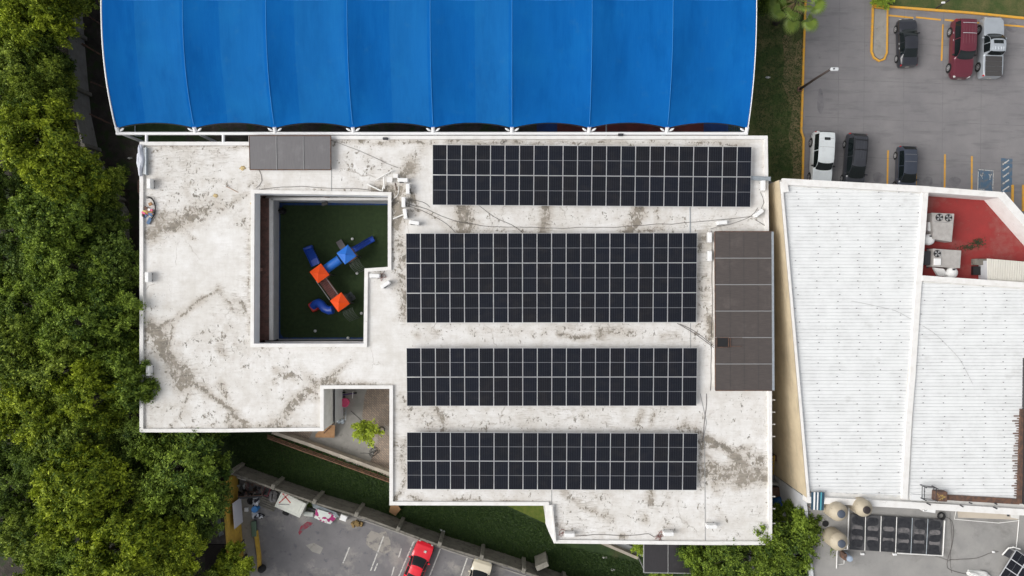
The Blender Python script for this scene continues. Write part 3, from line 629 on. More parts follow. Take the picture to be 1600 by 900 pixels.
# porch roof at the south entrance
pr = thing('entrance_canopy', P(1075,875), 'dark smoked canopy over the south entrance below the main roof edge', 'canopy')
cpts = [(1006,846),(1044,846),(1082,846),(1150,846)]; cb = [(1006,894.5),(1044,895),(1082,896),(1150,897)]
for i in range(3):
    q = [P(*cpts[i],3.3),P(*cpts[i+1],3.3),P(*cb[i+1],3.1),P(*cb[i],3.1)]
    MB().add(q+[x-Vector((0,0,.04)) for x in q], [(3,2,1,0),(4,5,6,7),(0,1,5,4),(1,2,6,5),(2,3,7,6),(3,0,4,7)]).build('panel', M['poly3'], pr)
    MB().tube([P(*cpts[i+1],3.34),P(*cb[i+1],3.14)], .03, 4).build('glazing_bar', M['seal'], pr)
fr = MB(); fr.tube([P(*cb[0],3.1),P(*cb[3],3.1)], .05, 6); fr.tube([P(*cb[0],3.1),P(*cpts[0],3.3)], .05, 6)
fr.build('frame', M['seal'], pr)
for u, v in ((1008,893),(1080,894),(1148,895)): q = P(u,v,3.05); MB().cyl((q.x,q.y,0), .06, 3.05, 10).build('post', M['seal'], pr)

# ================================================================ SOLAR ARRAYS
def array(label, tl, tr, br, bl, nc, nr, zn, zs):
    c = [P(*tl,zn), P(*tr,zn), P(*br,zs), P(*bl,zs)]
    ux = ((c[1]-c[0])+(c[2]-c[3]))/2; uy = ((c[3]-c[0])+(c[2]-c[1]))/2
    pw, ph = ux.length/nc, uy.length/nr; ex = ux.normalized(); ey = -uy.normalized(); ey = (ey-ex*ey.dot(ex)).normalized(); ez = ex.cross(ey)
    cen = sum(c, Vector())/4
    t = thing('solar_array', Vector((cen.x,cen.y,ZR)), label, 'solar array', 'solar arrays mounted on the white roof')
    gw, fw = pw-.022, .021; gh = ph-.03
    def T(x, y, z): return cen+ex*x+ey*y+ez*z
    fm = MB(); hw, hh = gw/2, gh/2   # prototype frame in local axes
    me_f = bpy.data.meshes.new('solar_panel'); me_g = bpy.data.meshes.new('cells')
    R3 = Matrix((ex, ey, ez)).transposed()
    def tr(v): return tuple(R3 @ Vector(v))
    o_, i_ = [(-hw,-hh),(hw,-hh),(hw,hh),(-hw,hh)], [(-hw+fw,-hh+fw),(hw-fw,-hh+fw),(hw-fw,hh-fw),(-hw+fw,hh-fw)]
    vs = [tr((x,y,.0)) for x,y in o_]+[tr((x,y,.0)) for x,y in i_]+[tr((x,y,-.04)) for x,y in o_]
    fs = [(k,(k+1)%4,4+(k+1)%4,4+k) for k in range(4)]+[(8+k,8+(k+1)%4,(k+1)%4,k) for k in range(4)]+[(11,10,9,8)]
    me_f.from_pydata(vs, [], fs); me_f.materials.append(M['alu'])
    me_g.from_pydata([tr((x,y,-.003)) for x,y in i_], [], [(0,1,2,3)]); uvl = me_g.uv_layers.new(name='UVMap')
    for k, uvc in enumerate(((0,0),(1,0),(1,1),(0,1))): uvl.data[k].uv = uvc
    me_g.materials.append(M['cells'])
    for r in range(nr):
        for k in range(nc):
            pos = T((k+.5-nc/2)*pw, (nr/2-r-.5)*ph, .04+rng.normal(0,.003))-t.location
            o = bpy.data.objects.new('solar_panel', me_f); C.objects.link(o); o.parent = t; o.location = pos
            q = bpy.data.objects.new('cells', me_g); C.objects.link(q); q.parent = o
            o.rotation_euler = (rng.normal(0,.0015), rng.normal(0,.0015), 0)
    for y in [(nr/2-r-f)*ph for r in range(nr) for f in (.22,.78)]:
        a, b = T(-nc*pw/2,y,-.03), T(nc*pw/2+.05,y,-.03); MB().tube([a,b], .025, 4).build('rail', M['alu'], t)
    for k in range(0, nc+1, 3):
        for y in (nr/2*ph-.5, -nr/2*ph+.5):
            a = T((k-nc/2)*pw*.99, y, -.05); MB().box((a.x,a.y,(a.z+ZR)/2), (.06,.06,a.z-ZR)).build('post', M['galv'], t)
            MB().box((a.x,a.y,ZR+.04), (.3,.3,.08)).build('footing', M['concrete'], t)
    return t
array('northern solar array of two rows and 22 columns behind the blue canopy edge', (675.5,225.5), (1175.5,229.5), (1171.5,323.5), (676,321), 22, 2, 7.0, 6.75)
array('tallest solar array with three rows of panels, right of the courtyard', (634.5,364), (1090,364), (1087.5,503.5), (635,505), 20, 3, 7.05, 6.7)
array('two-row solar array directly below the three-row array', (635,543.5), (1090,543), (1088,634.5), (635.5,634.5), 20, 2, 7.0, 6.75)
array('southernmost two-row solar array near the bottom roof edge', (635.5,675), (1091,676.5), (1088,766), (636,764.5), 20, 2, 7.0, 6.75)

# ================================================================ BLUE CANOPY
can = thing('shade_canopy', (-6,22,0), 'huge blue fabric shade canopy on white steel arches', 'canopy')
AU = [184,305,430,552,677,800,920.5,1042,1166.5]; AX = [(u-800)*(H-ZP)/F for u in AU]
YC, HS, RISE = 22.2, 9.72, 2.2
def archz(y): t = min(1, abs(y-YC)/HS); return 6.5+RISE*(1-t**2.35)
def fabz(y): return archz(y)+.08
for i in range(8):
    x0, x1 = AX[i], AX[i+1]; fb = MB(); nx, ny = 24, 44; last = i in (0, 7)
    for a in range(nx+1):
        xi = a/nx; x = x0+(x1-x0)*xi; s = 4*xi*(1-xi)
        dip = .8*s
        ye = YC-HS+.26+.40*s**.9
        for b in range(ny+1):
            e = b/ny; yy = ye+(2*YC-2*ye)*e; k = math.sin(math.pi*e)**.45; t = abs(yy-YC)/HS; z = fabz(yy)-dip*k*(.3+.7*min(1,t*1.15)) - (1-k)*.10
            fb.v.append((x, yy, z+.015*math.sin(yy*.7+x*1.9)*s)); 
    for a in range(nx):
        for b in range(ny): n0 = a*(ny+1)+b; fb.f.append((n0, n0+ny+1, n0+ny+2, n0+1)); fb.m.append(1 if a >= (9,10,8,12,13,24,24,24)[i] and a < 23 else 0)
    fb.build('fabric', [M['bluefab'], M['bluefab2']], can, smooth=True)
seam = mat('pale_blue_seam', (.03,.24,.60), .7)
for i in range(9):
    ys = np.linspace(YC-HS, YC+HS, 40)
    MB().tube([(AX[i], y, archz(y)-.22) for y in ys], .10, 10).build('arch', M['steelwhite'], can, smooth=True)
    if i in (0, 8): MB().tube([(AX[i]+(-.06 if i == 0 else .06), y, archz(y)+.06) for y in ys], .06 if i == 0 else .035, 8).build('edge_tube', M['steelwhite'], can, smooth=True)
    else: MB().tube([(AX[i], y, fabz(y)+.005) for y in ys[1:-1]], .018, 6).build('seam', seam, can)
    MB().tube([(AX[i], YC-HS-.15, 6.35), (AX[i], YC-HS+.32, archz(YC-HS+.32)+.03)], .15, 12).build('arch_foot', M['steelwhite'], can, smooth=True, angle=40)
    for s in (-1, 1):
        if (i == 0 and s < 0) or (i == 8 and s > 0): continue
        a = Vector((AX[i]+s*.18, YC-HS+.05, 6.5)); b = Vector((AX[i]+s*.55, YC-HS+.26, 6.62)); MB().tube([a, a.lerp(b,.35), a.lerp(b,.7), b], [.03,.085,.085,.02], 8).build('turnbuckle', M['steelwhite'], can)
    for yy in (YC-HS-.02, YC+HS):
        MB().cyl((AX[i], yy, 0), .12, 6.4, 14).build('column', M['steelwhite'], can, smooth=True, angle=40)
for i in range(8):
    pa = [];
    for a in range(17):
        xi = a/16; s = 4*xi*(1-xi); y = YC-HS+.18+.46*s**.9; pa.append((AX[i]+(AX[i+1]-AX[i])*xi, y, 6.5+.10+s*.05))
    MB().tube(pa, .018, 6).build('edge_cable', M['darkmetal'], can)
MB().tube([(AX[q]+(AX[q+1]-AX[q])*k_/8, YC, fabz(YC)-.24*4*(k_/8)*(1-k_/8)+.012) for q in range(8) for k_ in range(8)], .02, 6).build('ridge_seam', seam, can)
for yy in (YC-HS-.12, YC+HS+.12):
    MB().tube([(AX[0]-.15, yy, 6.42), (AX[8]+.1, yy, 6.42)], .13, 12).build('edge_beam', M['steelwhite'], can, smooth=True, angle=40)
for u in (229, 349):
    MB().tube([P(u,209.5,6.4), P(u,224,6.4)], .12, 10).build('tie_beam', M['steelwhite'], can, smooth=True, angle=40)
# net on the east side of the court
nb = MB(); xe = AX[8]+.35
for k in range(28): y = YC-HS+k*.7; nb.tube([(xe,y,0),(xe-.1,y,6.0)], .012, 4)
for k in range(12): nb.tube([(xe,YC-HS,k*.5+.2),(xe,YC+HS,k*.5+.2)], .012, 4)
tag(nb.build('court_net', mat('blue_net', (.03,.10,.3), .8)), 'blue safety net hanging beside the east edge of the blue canopy', 'net')
# gate frame (goal) seen under the west bay
gb = MB()
for a, b in (((211,197,.1),(211,212,.1)),((211,197,2),(211,212,2)),((211,212,2),(222,213,2)),((211,197,0),(211,197,2)),((211,212,0),(211,212,2))): gb.tube([P(*a), P(*b)], .04, 6)
tag(gb.build('goal_frame', M['galv']), 'grey tubular goal frame under the west end of the blue canopy', 'goal')
# ================================================================ NEIGHBOURING BUILDING
ZN, ZB, ZD, ZT = 7.4, 7.1, 5.6, 6.4
hall = thing('market_hall', P(1420,560), 'large neighbouring building with white ribbed metal roof, cream side wall and sunken red deck', 'building')
def V2(lst, z): return [P(u,v,z).xy for u,v in lst]
A_ = V2([(1219,281),(1452,292),(1443,400),(1437,430),(1421,660),(1413,786),(1262,778)], ZN)
B_ = V2([(1437,432),(1640,447),(1640,800),(1413,786),(1421,660)], ZN)
body = V2([(1219,281),(1452,292),(1566,300),(1640,385),(1640,800),(1262,778)], ZN)
MB().prism(body, 0, ZD).build('wall', M['whitewall'], hall)
MB().prism(V2([(1451,296),(1566,301),(1640,387),(1640,444),(1441,432)], ZN), ZD+.002, ZD+.006).build('red_deck', M['reddeck'], hall)
MB().prism(A_, ZD+.001, ZB).build('upper_wall', M['whitewall'], hall); MB().prism(B_, ZD+.001, ZB-.004).build('upper_wall', M['whitewall'], hall)
# cream west wall and its grey continuation under the terrace
a, b = P(1219,281,ZN), P(1262,778,ZN); d = (b-a).normalized(); n_ = Vector((-1,-.0,0))*.02
MB().add([(a.x-.03,a.y,0),(b.x-.03,b.y,0),(b.x-.03,b.y,ZN-.12),(a.x-.03,a.y,ZN-.12)], [(3,2,1,0)]).build('side_wall', M['tan'], hall)
MB().add([(a.x-.03,a.y+.02,0),(a.x+12,a.y-.55,0),(a.x+12,a.y-.55,ZN-.2),(a.x-.03,a.y+.02,ZN-.2)], [(0,1,2,3)]).build('side_wall', M['whitewall'], hall)
M['lap'] = layer(mat('lap_dirt_rib_shade', (.67,.685,.69), .8, coords='World'), (.40,.40,.40), .7, .5, .68)  # dirt tone; as lines beside the ribs it also paints their shade
def ribs(poly, z, period, name, vlo, vhi):
    """ribbed sheet: ribs run east-west; fastener heads sit in rows"""
    mb = MB().sheet(poly, z)
    ys = [p[1] for p in poly]; y = min(ys)+.15; k = 0
    xs0 = min(p[0] for p in poly)
    while y < max(ys)-.05:
        xs = []
        for i in range(len(poly)):
            (x0,y0),(x1,y1) = poly[i], poly[(i+1)%len(poly)]
            if (y0-y)*(y1-y) < 0: xs.append(x0+(x1-x0)*(y-y0)/(y1-y0))
        xs.sort()
        if len(xs) >= 2:
            a, b = xs[0]+.02, xs[-1]-.02; h, w1, w2 = (.035,.03,.012) if k%3 else (.055,.05,.02)
            mb.add([(a,y-w1,z),(b,y-w1,z),(b,y-w2,z+h),(a,y-w2,z+h),(a,y+w2,z+h),(b,y+w2,z+h),(b,y+w1,z),(a,y+w1,z)], [(0,1,2,3),(3,2,5,4),(4,5,6,7)])
            mb.add([(a,y+w1+.002,z+.003),(b,y+w1+.002,z+.003),(b,y+w1+.024,z+.003),(a,y+w1+.024,z+.003)], [(0,1,2,3)], 2)
            if k%2 == 0:
                x = xs0+1.05+.12*math.sin(k*.9)
                while x < b-.1:
                    if x > a+.1 and rng.random() < .72: mb.box((x+rng.normal(0,.03),y+.08,z+.03), (.085,.06,.02), mi=1)
                    x += 1.62
        y += period; k += 1
    return mb.build(name, [M['sheet'], mat('fastener', (.22,.22,.23), .7), M['lap']], hall)
ribs(V2([(1227,290),(1444,302),(1436,430),(1420,600),(1411,776),(1266,769)], ZN), ZB+.003, .27, 'roof_sheet', 0, 0)
ribs(V2([(1443,441),(1600,452),(1640,455),(1640,785),(1470,779),(1424,776),(1430,640)], ZN), ZB+.003, .27, 'roof_sheet', 0, 0)
def par(line, wd, z0=ZB-.05, z1=ZN, m='parapet', name='parapet'): return strip(MB(), line, wd, z0, z1, ZN).build(name, M[m], hall)
par([(1223,283.5),(1452,296)], .50); par([(1452,296),(1565,304.5)], .46, ZD); par([(1564,303.5),(1640,390)], .62, ZD, ZN+.003)
par([(1221,284),(1264,779)], .17, ZB, ZN+.006, name='parapet'); par([(1447.5,299),(1441.5,380),(1437.5,432),(1427,590),(1421,662),(1415,781)], .44, ZB-.1, ZN-.09)
par([(1442,434.5),(1640,448)], .42, ZD, ZN-.03); par([(1262,781),(1415,789),(1640,803)], .50, ZT, ZN+.009)
strip(MB(), [(1226,286),(1228,300)], .45, ZB, ZN+.02, ZN).build('buttress', M['parapet'], hall)
par([(1425,778),(1470,780.5)], .45, ZB-.02, ZB+.12, 'sheet')
g5 = np.random.default_rng(15)
for nm_, line_, side_ in (('edge_grime',[(1442,300),(1434.5,430),(1419,660),(1412,772)],-1),('edge_grime',[(1438,440),(1424,662),(1419,776)],1),('edge_grime',[(1230,291.5),(1440,303.5)],0),('edge_grime',[(1270,768),(1408,776)],0)):
    L_ = [P(u,v,ZB+.05) for u,v in line_]; q = MB()
    for i_ in range(len(L_)-1):
        ln_ = (L_[i_+1]-L_[i_]).length; n_k = int(ln_/.16)
        for k_ in range(n_k):
            if g5.random() < .55: p = L_[i_].lerp(L_[i_+1], (k_+g5.random())/n_k); q.box((p.x+g5.normal(0,.05), p.y+g5.normal(0,.03), ZB+.012), (.05+.13*g5.random() if side_ else .3,.05 if side_ else .035,.018), g5.normal(0,.2))
    q.build(nm_, M['lap'], hall)
q = MB()
for k_ in range(34):
    p = P(1596-.06*k_*.3, 650+k_*3.9, ZB+.06); w_ = .2+.45*g5.random(); q.box((p.x-w_/2-.1, p.y, ZB+.045), (w_,.09,.02))
q.build('rust_streak', M['rust'], hall)
# rusty gutters, boxes and ladder frame
par([(1478,778),(1595,785)], .42, ZB+.01, ZB+.16, 'rust', 'gutter'); par([(1600,640),(1595,788)], .34, ZB+.01, ZB+.18, 'rust', 'gutter')
par([(1604,560),(1601,788)], .2, ZB+.01, ZN+.05, 'darkmetal', 'gutter')
q = P(1467,774,ZN); MB().bbox((q.x,q.y,ZN+.1), (.95,.78,.5), -.05).build('rain_head', M['rust'], hall)
mo = MB(); g6 = np.random.default_rng(2)
for _ in range(26): mo.bbox((q.x+.1+g6.normal(0,.17), q.y-.02+g6.normal(0,.13), ZN+.355), (.10,.035,.02), g6.random()*3, 0, .005)
mo.build('leaf_litter', mat('dry_leaves', (.42,.30,.10), .9), hall)
lf = MB()
for a, b in (((1441,759),(1459,760.5)),((1441,759),(1440.5,779)),((1459,760.5),(1458,780)),((1440.5,779),(1458,780))):
    for dz in (0, .35): lf.tube([P(*a,ZN)+Vector((0,0,dz)), P(*b,ZN)+Vector((0,0,dz))], .03, 6)
for u, v in ((1441,759),(1459,760.5),(1440.5,779),(1458,780)): lf.tube([P(u,v,ZN)-Vector((0,0,.3)), P(u,v,ZN)+Vector((0,0,.6))], .035, 6)
lf.build('ladder_frame', M['darkmetal'], hall)
for u0, v0, u1, v1 in ((1448,786,1454,789),(1500,789,1505,792),(1552,792,1558,795),(1514,785,1519,787),(1554,786,1558,788)):
    MB().tube([P(u0,v0,ZN+.05), P(u1,v1,ZN+.05)], .05, 6).build('bracket', M['darkmetal'], hall)
# terrace
terr = thing('terrace_block', P(1430,850), 'lower grey flat roof terrace carrying the water tanks south of the white metal roof', 'building')
tb = V2([(1263.5,781),(1640,805),(1640,990),(1285,990)], ZN)
MB().prism(tb, 0, ZT).build('wall', M['greywall'], terr)
MB().sheet([ (p[0],p[1]) for p in tb], ZT+.004).build('screed', M['terrace'], terr)
strip(MB(), [(1264.5,782),(1283,988)], .16, ZT-.3, ZT+.25, ZN).build('parapet', M['greywall'], terr)
# beige recess near the gutter
q = V2([(1495.5,797),(1590,803),(1590,812),(1497,808.5)], ZT)
MB().sheet(q, ZT+.02).build('recess_floor', mat('beige_floor', (.52,.46,.38), .9, (.46,.40,.33), 1, 6, coords='World'), terr)
MB().sheet(V2([(1572,797),(1578,797),(1577,807),(1573,806.5)], ZT), ZT+.03).build('recess_door', M['darkmetal'], terr)
MB().sheet(V2([(1578.5,797),(1593,799),(1592,811),(1579,808.5)], ZT), ZT+.026).build('recess_wall', M['whitewall'], terr)
strip(MB(), [(1494,796),(1491,811),(1560,817),(1592,813)], .05, ZT, ZT+.05, ZT).build('kerb_line', M['cablewhite'], terr)

# ---- water tanks
def tank(u, v, label, lid, sc_=1.0):
    p = P(u, v, ZT); t = thing('water_tank', (p.x,p.y,ZT), label, 'water tank', 'beige water tanks on the grey terrace'); r = .72*sc_
    prof = [(r*.96,0),(r,.05)]
    for k in range(6): z = .15+k*.2; prof += [(r,z),(r*.975,z+.04),(r*.975,z+.1),(r,z+.14)]
    prof += [(r,1.42),(r*.95,1.52),(r*.62,1.78),(r*.42,1.86),(r*.40,1.90)]
    MB().lathe((p.x,p.y,ZT+.01), prof).build('body', M['beige'], t, smooth=True, angle=50)
    MB().lathe((p.x,p.y,ZT+1.9), [(r*.41,0),(r*.43,.02),(r*.43,.09),(r*.36,.13),(r*.1,.14)]).build('lid', lid, t, smooth=True, angle=40)
    MB().bbox((p.x-r*.72,p.y+r*.35,ZT+1.35), (.25,.12,.5), 2.6).build('inlet', M['beige'], t)
    return t
lidb = mat('blue_grey_lid', (.07,.085,.115), .5); lidk = mat('brown_black_lid', (.03,.022,.022), .5)
tank(1297.5,791.5, 'beige water tank with blue-grey lid nearest the striped sheet', lidb, 1.0); tank(1336,785.5, 'beige water tank with nearly black lid overlapping the heater panel corner', lidk, .95)
tank(1298,836.5, 'beige water tank with blue-grey lid lowest in the picture', lidb, 1.0)
# ---- pool heater panel
ph = thing('solar_heater', P(1400,835,ZT), 'large black six-bay solar water heater mat framed by white pipes', 'solar heater')
hc = [P(1328,803,ZT+.25), P(1474,812,ZT+.25), P(1471,867.5,ZT+.25), P(1327,858.5,ZT+.25)]
hm = layer(layer(mat('black_absorber', (.022,.023,.027), .55, (.03,.031,.035), 4, 6, coords='World'), (.10,.098,.10), 1.05, .52, .62, detail=1, strength=.7), (.016,.016,.02), 2.2,.5,.6,strength=.4)
M['hdark'] = mat('wet_absorber', (.014,.015,.019), .5, (.03,.03,.034), 3, 5, coords='World'); M['hpale'] = mat('dusty_absorber', (.16,.15,.15), .7, (.06,.06,.063), 1.8, 6, coords='World', lo=.45, hi=.65)
def hp(a, b, dz=0): return (hc[0]*(1-a)*(1-b)+hc[1]*a*(1-b)+hc[2]*a*b+hc[3]*(1-a)*b)+Vector((0,0,dz))
for i in range(6):
    a0, a1 = i/6+.006, (i+1)/6-.006; q = [hp(a0,0),hp(a1,0),hp(a1,1),hp(a0,1)]
    MB().add(q+[p-Vector((0,0,.06)) for p in q], [(3,2,1,0),(4,5,6,7),(0,1,5,4),(1,2,6,5),(2,3,7,6),(3,0,4,7)]).build('absorber_panel', hm, ph)
    for bb, rb_, tt in ((.17,.11,1),(.36,.07,0),(.52,.09,1),(.66,.07,0),(.82,.11,1)):
        cx = MB(); jit = rng.normal(0,.012)
        cx.add([hp((a0+a1)/2+(a1-a0)*.38*math.copysign(abs(math.cos(q_))**.6,math.cos(q_)), bb+jit+rb_*math.copysign(abs(math.sin(q_))**.7,math.sin(q_)), .004+.003*tt) for q_ in np.linspace(0,6.283,25)[:-1]], [tuple(range(23,-1,-1))])
        cx.build('water_mark', M['hdark'] if tt else M['hpale'], ph)
    if i: MB().tube([hp(i/6,0,.03), hp(i/6,1,.03)], .03, 6).build('divider_pipe', M['cablewhite'] if i in (1,2,3) else M['galv'], ph)
sup = MB()
for a in (0.02,.5,.98):
    for b_ in (.05,.95): p = hp(a,b_); sup.box((p.x,p.y,(ZT+p.z)/2-.03), (.08,.08,p.z-ZT-.02))
sup.build('support', M['galv'], ph)
MB().tube([hp(1.012,.02,.03), hp(1.012,1.01,.03), hp(.52,1.015,.03)], .055, 8).build('header_pipe', M['cablewhite'], ph)
MB().tube([P(1326.5,791,ZT+.3), P(1326,810,ZT+.3), P(1324,858,ZT+.3), P(1311,858.5,ZT+.3), P(1308,859,ZT+.3), P(1307,888,ZT+.2)], .045, 8).build('feed_pipe', M['cablewhite'], ph)
for u, v in ((1347.5,865.5),(1398,866),(1331,850)): p = P(u,v,ZT+.1); MB().bbox((p.x,p.y,p.z), (.3,.18,.16)).build('valve', M['white'], ph)
# ---- small boiler
bo = thing('gas_boiler', P(1320,868,ZT), 'small blue-grey boiler cylinder beside the lowest tank', 'boiler')
p = P(1319,866,ZT); MB().lathe((p.x,p.y,ZT), [(.2,0),(.24,.04),(.24,1.0),(.2,1.08),(.06,1.12)]).build('body', mat('boiler_paint', (.33,.40,.50), .4), bo, smooth=True, angle=40)
MB().box((p.x-.3,p.y+.1,ZT+.5), (.2,.5,.9)).build('bracket', M['rust'], bo); MB().tube([(p.x,p.y-.2,ZT+.1),(p.x-.05,p.y-.75,ZT+.05),(p.x-.5,p.y-.8,ZT+.05)], .035, 6).build('pipe', M['cablewhite'], bo)
# ---- striped sheet
st = MB(); cs = [P(1268,769,ZT+1.2), P(1288.5,769.5,ZT+1.2), P(1287,797.5,ZT+.9), P(1267.5,796.5,ZT+.9)]
def sp(a, b): return cs[0]*(1-a)*(1-b)+cs[1]*a*(1-b)+cs[2]*a*b+cs[3]*(1-a)*b
seq = [0,1,0,1,0,2,0]; edges = [0,.16,.30,.44,.54,.70,.80,1.0]
for i in range(7):
    a0, a1 = edges[i], edges[i+1]; q = [sp(a0,0),sp(a1,0),sp(a1,1),sp(a0,1)]
    st.add(q+[x-Vector((0,0,.05)) for x in q], [(3,2,1,0),(4,5,6,7),(0,1,5,4),(1,2,6,5),(2,3,7,6),(3,0,4,7)], seq[i])
so = thing('striped_awning', P(1278,785,ZT), 'small navy and white striped awning sheet at the corner of the white roof', 'awning')
st.build('sheet', [mat('navy_stripe', (.02,.06,.10), .6), M['white'], mat('teal_stripe', (.08,.35,.42), .6)], so)
pm = MB()
for a, b in ((.05,.05),(.95,.05),(.95,.95),(.05,.95)): x = sp(a,b); pm.cyl((x.x,x.y,ZT), .03, x.z-ZT-.06, 8)
pm.build('legs', M['rust'], so)
for u, v in ((1289.5,818),): 
    p = P(u,v,ZT); o = MB().cyl((p.x,p.y,ZT+.004), .25, .05).build('drain_cover', M['black']); tag(o, 'black round drain cover between the two left water tanks', 'drain cover')
for c_, r_ in (((1469,805.5),.24),):
    p = P(*c_, ZT); hb = MB()
    for k in range(4): hb.tube([(p.x+(r_+.03*(k%2))*math.cos(t), p.y+(r_+.03*(k%2))*math.sin(t), ZT+.05+.06*k) for t in np.linspace(0,2*math.pi,25)], .04, 6)
    tag(hb.build('hose_coil', M['rubber']), 'coil of black hose beside the corner of the black heater mat', 'hose')
def roof_cable(line, z, r=.018, m='cable', label=None, wig=.05, name='cable'):
    p_ = [P(u,v,z+.03) for u,v in line]; out_ = []
    for i in range(len(p_)-1):
        n = max(2, int((p_[i+1]-p_[i]).length/.5))
        for k in range(n): out_.append(p_[i].lerp(p_[i+1], k/n)+Vector((rng.normal(0,wig), rng.normal(0,wig), 0)))
    out_.append(p_[-1]); sm = [out_[0]]+[(out_[i-1]+out_[i]*2+out_[i+1])/4 for i in range(1,len(out_)-1)]+[out_[-1]]
    return tag(MB().tube(sm, r, 6).build(name, M[m]), label, 'cable' if name != 'pipe' else 'pipe')
roof_cable([(1475,806),(1489,812),(1490,850),(1482,870),(1480,890),(1492,893),(1510,897)], ZT, label='grey cable running down the terrace from the hose coil')
roof_cable([(1484,876),(1500,873),(1528,873),(1545,864),(1560,862)], ZT, label='grey cable crossing the terrace towards the blue photovoltaic panel')
roof_cable([(1484,800),(1489,840),(1484,862),(1487,895)], ZT, .012, label='second thin cable down the terrace, left of the first')
roof_cable([(1450,868),(1470,872),(1484,876)], ZT, .012, label='thin cable from the heater mat to the long cable')
roof_cable([(1330,470),(1400,485),(1460,520),(1500,560),(1520,600)], ZB, .010, 'seal', label='long thin cable curving over the white metal roof', wig=.01)
roof_cable([(1592,812),(1588,855)], ZT, .035, 'cablewhite', 'white pipe down the right side of the terrace', .005, 'pipe')
# ---- tilted panel + tank heater at the corner
sh = thing('tilted_solar_panel', P(1585,880,ZT), 'tilted blue photovoltaic panel with white frame at the bottom right corner', 'solar panel')
pc = [P(1588,859,ZT+1.0), P(1625,885,ZT+1.0), P(1600,925,ZT+.3), P(1562,900,ZT+.3)]
MB().add(pc+[x-Vector((0,0,.05)) for x in pc], [(3,2,1,0),(4,5,6,7),(0,1,5,4),(1,2,6,5),(2,3,7,6),(3,0,4,7)]).build('frame', M['alu'], sh)
def pp(a, b, dz=.01): return pc[0]*(1-a)*(1-b)+pc[1]*a*(1-b)+pc[2]*a*b+pc[3]*(1-a)*b+Vector((0,0,dz))
for i in range(2):
    for j in range(3):
        q = [pp(i/2+.02,j/3+.015),pp((i+1)/2-.02,j/3+.015),pp((i+1)/2-.02,(j+1)/3-.015),pp(i/2+.02,(j+1)/3-.015)]
        o = MB().add(q, [(3,2,1,0)]).build('cells', M['cells'], sh); ul = o.data.uv_layers.new(name='UVMap')
        for k, uvc in enumerate(((1,1),(1,.0),(0,.0),(0,1))): ul.data[k].uv = uvc
q = [P(1577,858,ZT+.9),P(1583,861,ZT+.9),P(1577,872,ZT+.6),P(1569,868,ZT+.6)]
MB().add(q+[x-Vector((0,0,.08)) for x in q], [(3,2,1,0),(4,5,6,7),(0,1,5,4),(1,2,6,5),(2,3,7,6),(3,0,4,7)]).build('controller_box', M['darkmetal'], sh)
MB().tube([P(1566,867,ZT+.7),P(1576,856,ZT+1),P(1584,855,ZT+1.1),P(1594,858,ZT+1)], .05, 8).build('pipe', M['cablewhite'], sh)
for a, b in ((.05,.05),(.95,.05)): x = pp(a,b); MB().cyl((x.x,x.y,ZT), .04, x.z-ZT-.08, 8).build('leg', M['alu'], sh)
# white debris
def blob(u, v, z, rx, ry, h, m, label, cat, name, seed=0, rz=0):
    r_ = np.random.default_rng(seed); bm = bmesh.new(); bmesh.ops.create_icosphere(bm, subdivisions=3, radius=1)
    for x in bm.verts:
        k = 1+.22*math.sin(x.co.x*4+seed)*math.cos(x.co.y*5+seed*2)+r_.normal(0,.06); c_, s_ = math.cos(rz), math.sin(rz)
        X, Y = x.co.x*rx*k, x.co.y*ry*k; x.co = Vector((X*c_-Y*s_, X*s_+Y*c_, max(0, x.co.z*.9+.1)*h*k))
    me = bpy.data.meshes.new(name); bm.to_mesh(me); bm.free(); me.materials.append(m); o = bpy.data.objects.new(name, me); C.objects.link(o)
    o.location = P(u,v,z); return tag(o, label, cat)
blob(1527,897,ZT,.95,.35,.4, mat('white_plastic_sheeting', (.68,.68,.66), .5), 'crumpled white plastic sheeting on the terrace floor', 'plastic sheeting', 'plastic_sheeting', 3, -.2)
t = thing('air_conditioner', P(1449,792,ZT), 'lone white air conditioner on the grey terrace above the black hose coil', 'air conditioner')
p = P(1449,795,ZT+.35); MB().bbox((p.x,p.y,ZT+.36), (1.0,.38,.62), R(-8)).build('casing', M['white'], t); q = MB(); q.tube([(p.x-.34+.13*math.cos(a),p.y+.05+.10*math.sin(a),ZT+.685) for a in np.linspace(0,6.28,16)], .02, 5); q.build('logo_ring', M['seal'], t)
p = P(1552.5,862.5,ZT+.1); tag(MB().bbox((p.x,p.y,p.z), (.22,.14,.12)).build('junction_box', M['white']), 'tiny white box lying on the cable on the terrace', 'box')

# ---- air conditioners
def louvre_box(mb, c, sx, sy, sz, rz, mi): mb.bbox(c, (sx,sy,sz), rz, mi, .03)
def split_unit(name='air_conditioner'):
    t = thing(name, (0,0,0), '', 'air conditioner')
    MB().bbox((0,0,.37), (.80,.30,.56)).build('casing', M['white'], t)
    f = MB(); f.v = []; 
    for r_ in (.08,.14,.20): f.tube([(-.12+r_*math.cos(a), -.158, .38+r_*math.sin(a)) for a in np.linspace(0,2*math.pi,20)], .008, 4)
    for k in range(4): a = k*math.pi/4; f.tube([(-.12-.2*math.cos(a),-.158,.38-.2*math.sin(a)),(-.12+.2*math.cos(a),-.158,.38+.2*math.sin(a))], .006, 4)
    f.build('fan_grille', M['darkmetal'], t)
    MB().bbox((.36,-.0,.30), (.10,.32,.2), 0, 0, .02).build('service_cover', M['white'], t)
    for x in (-.26,.26): MB().box((x,0,.045), (.07,.34,.09)).build('foot', M['darkmetal'], t)
    return t
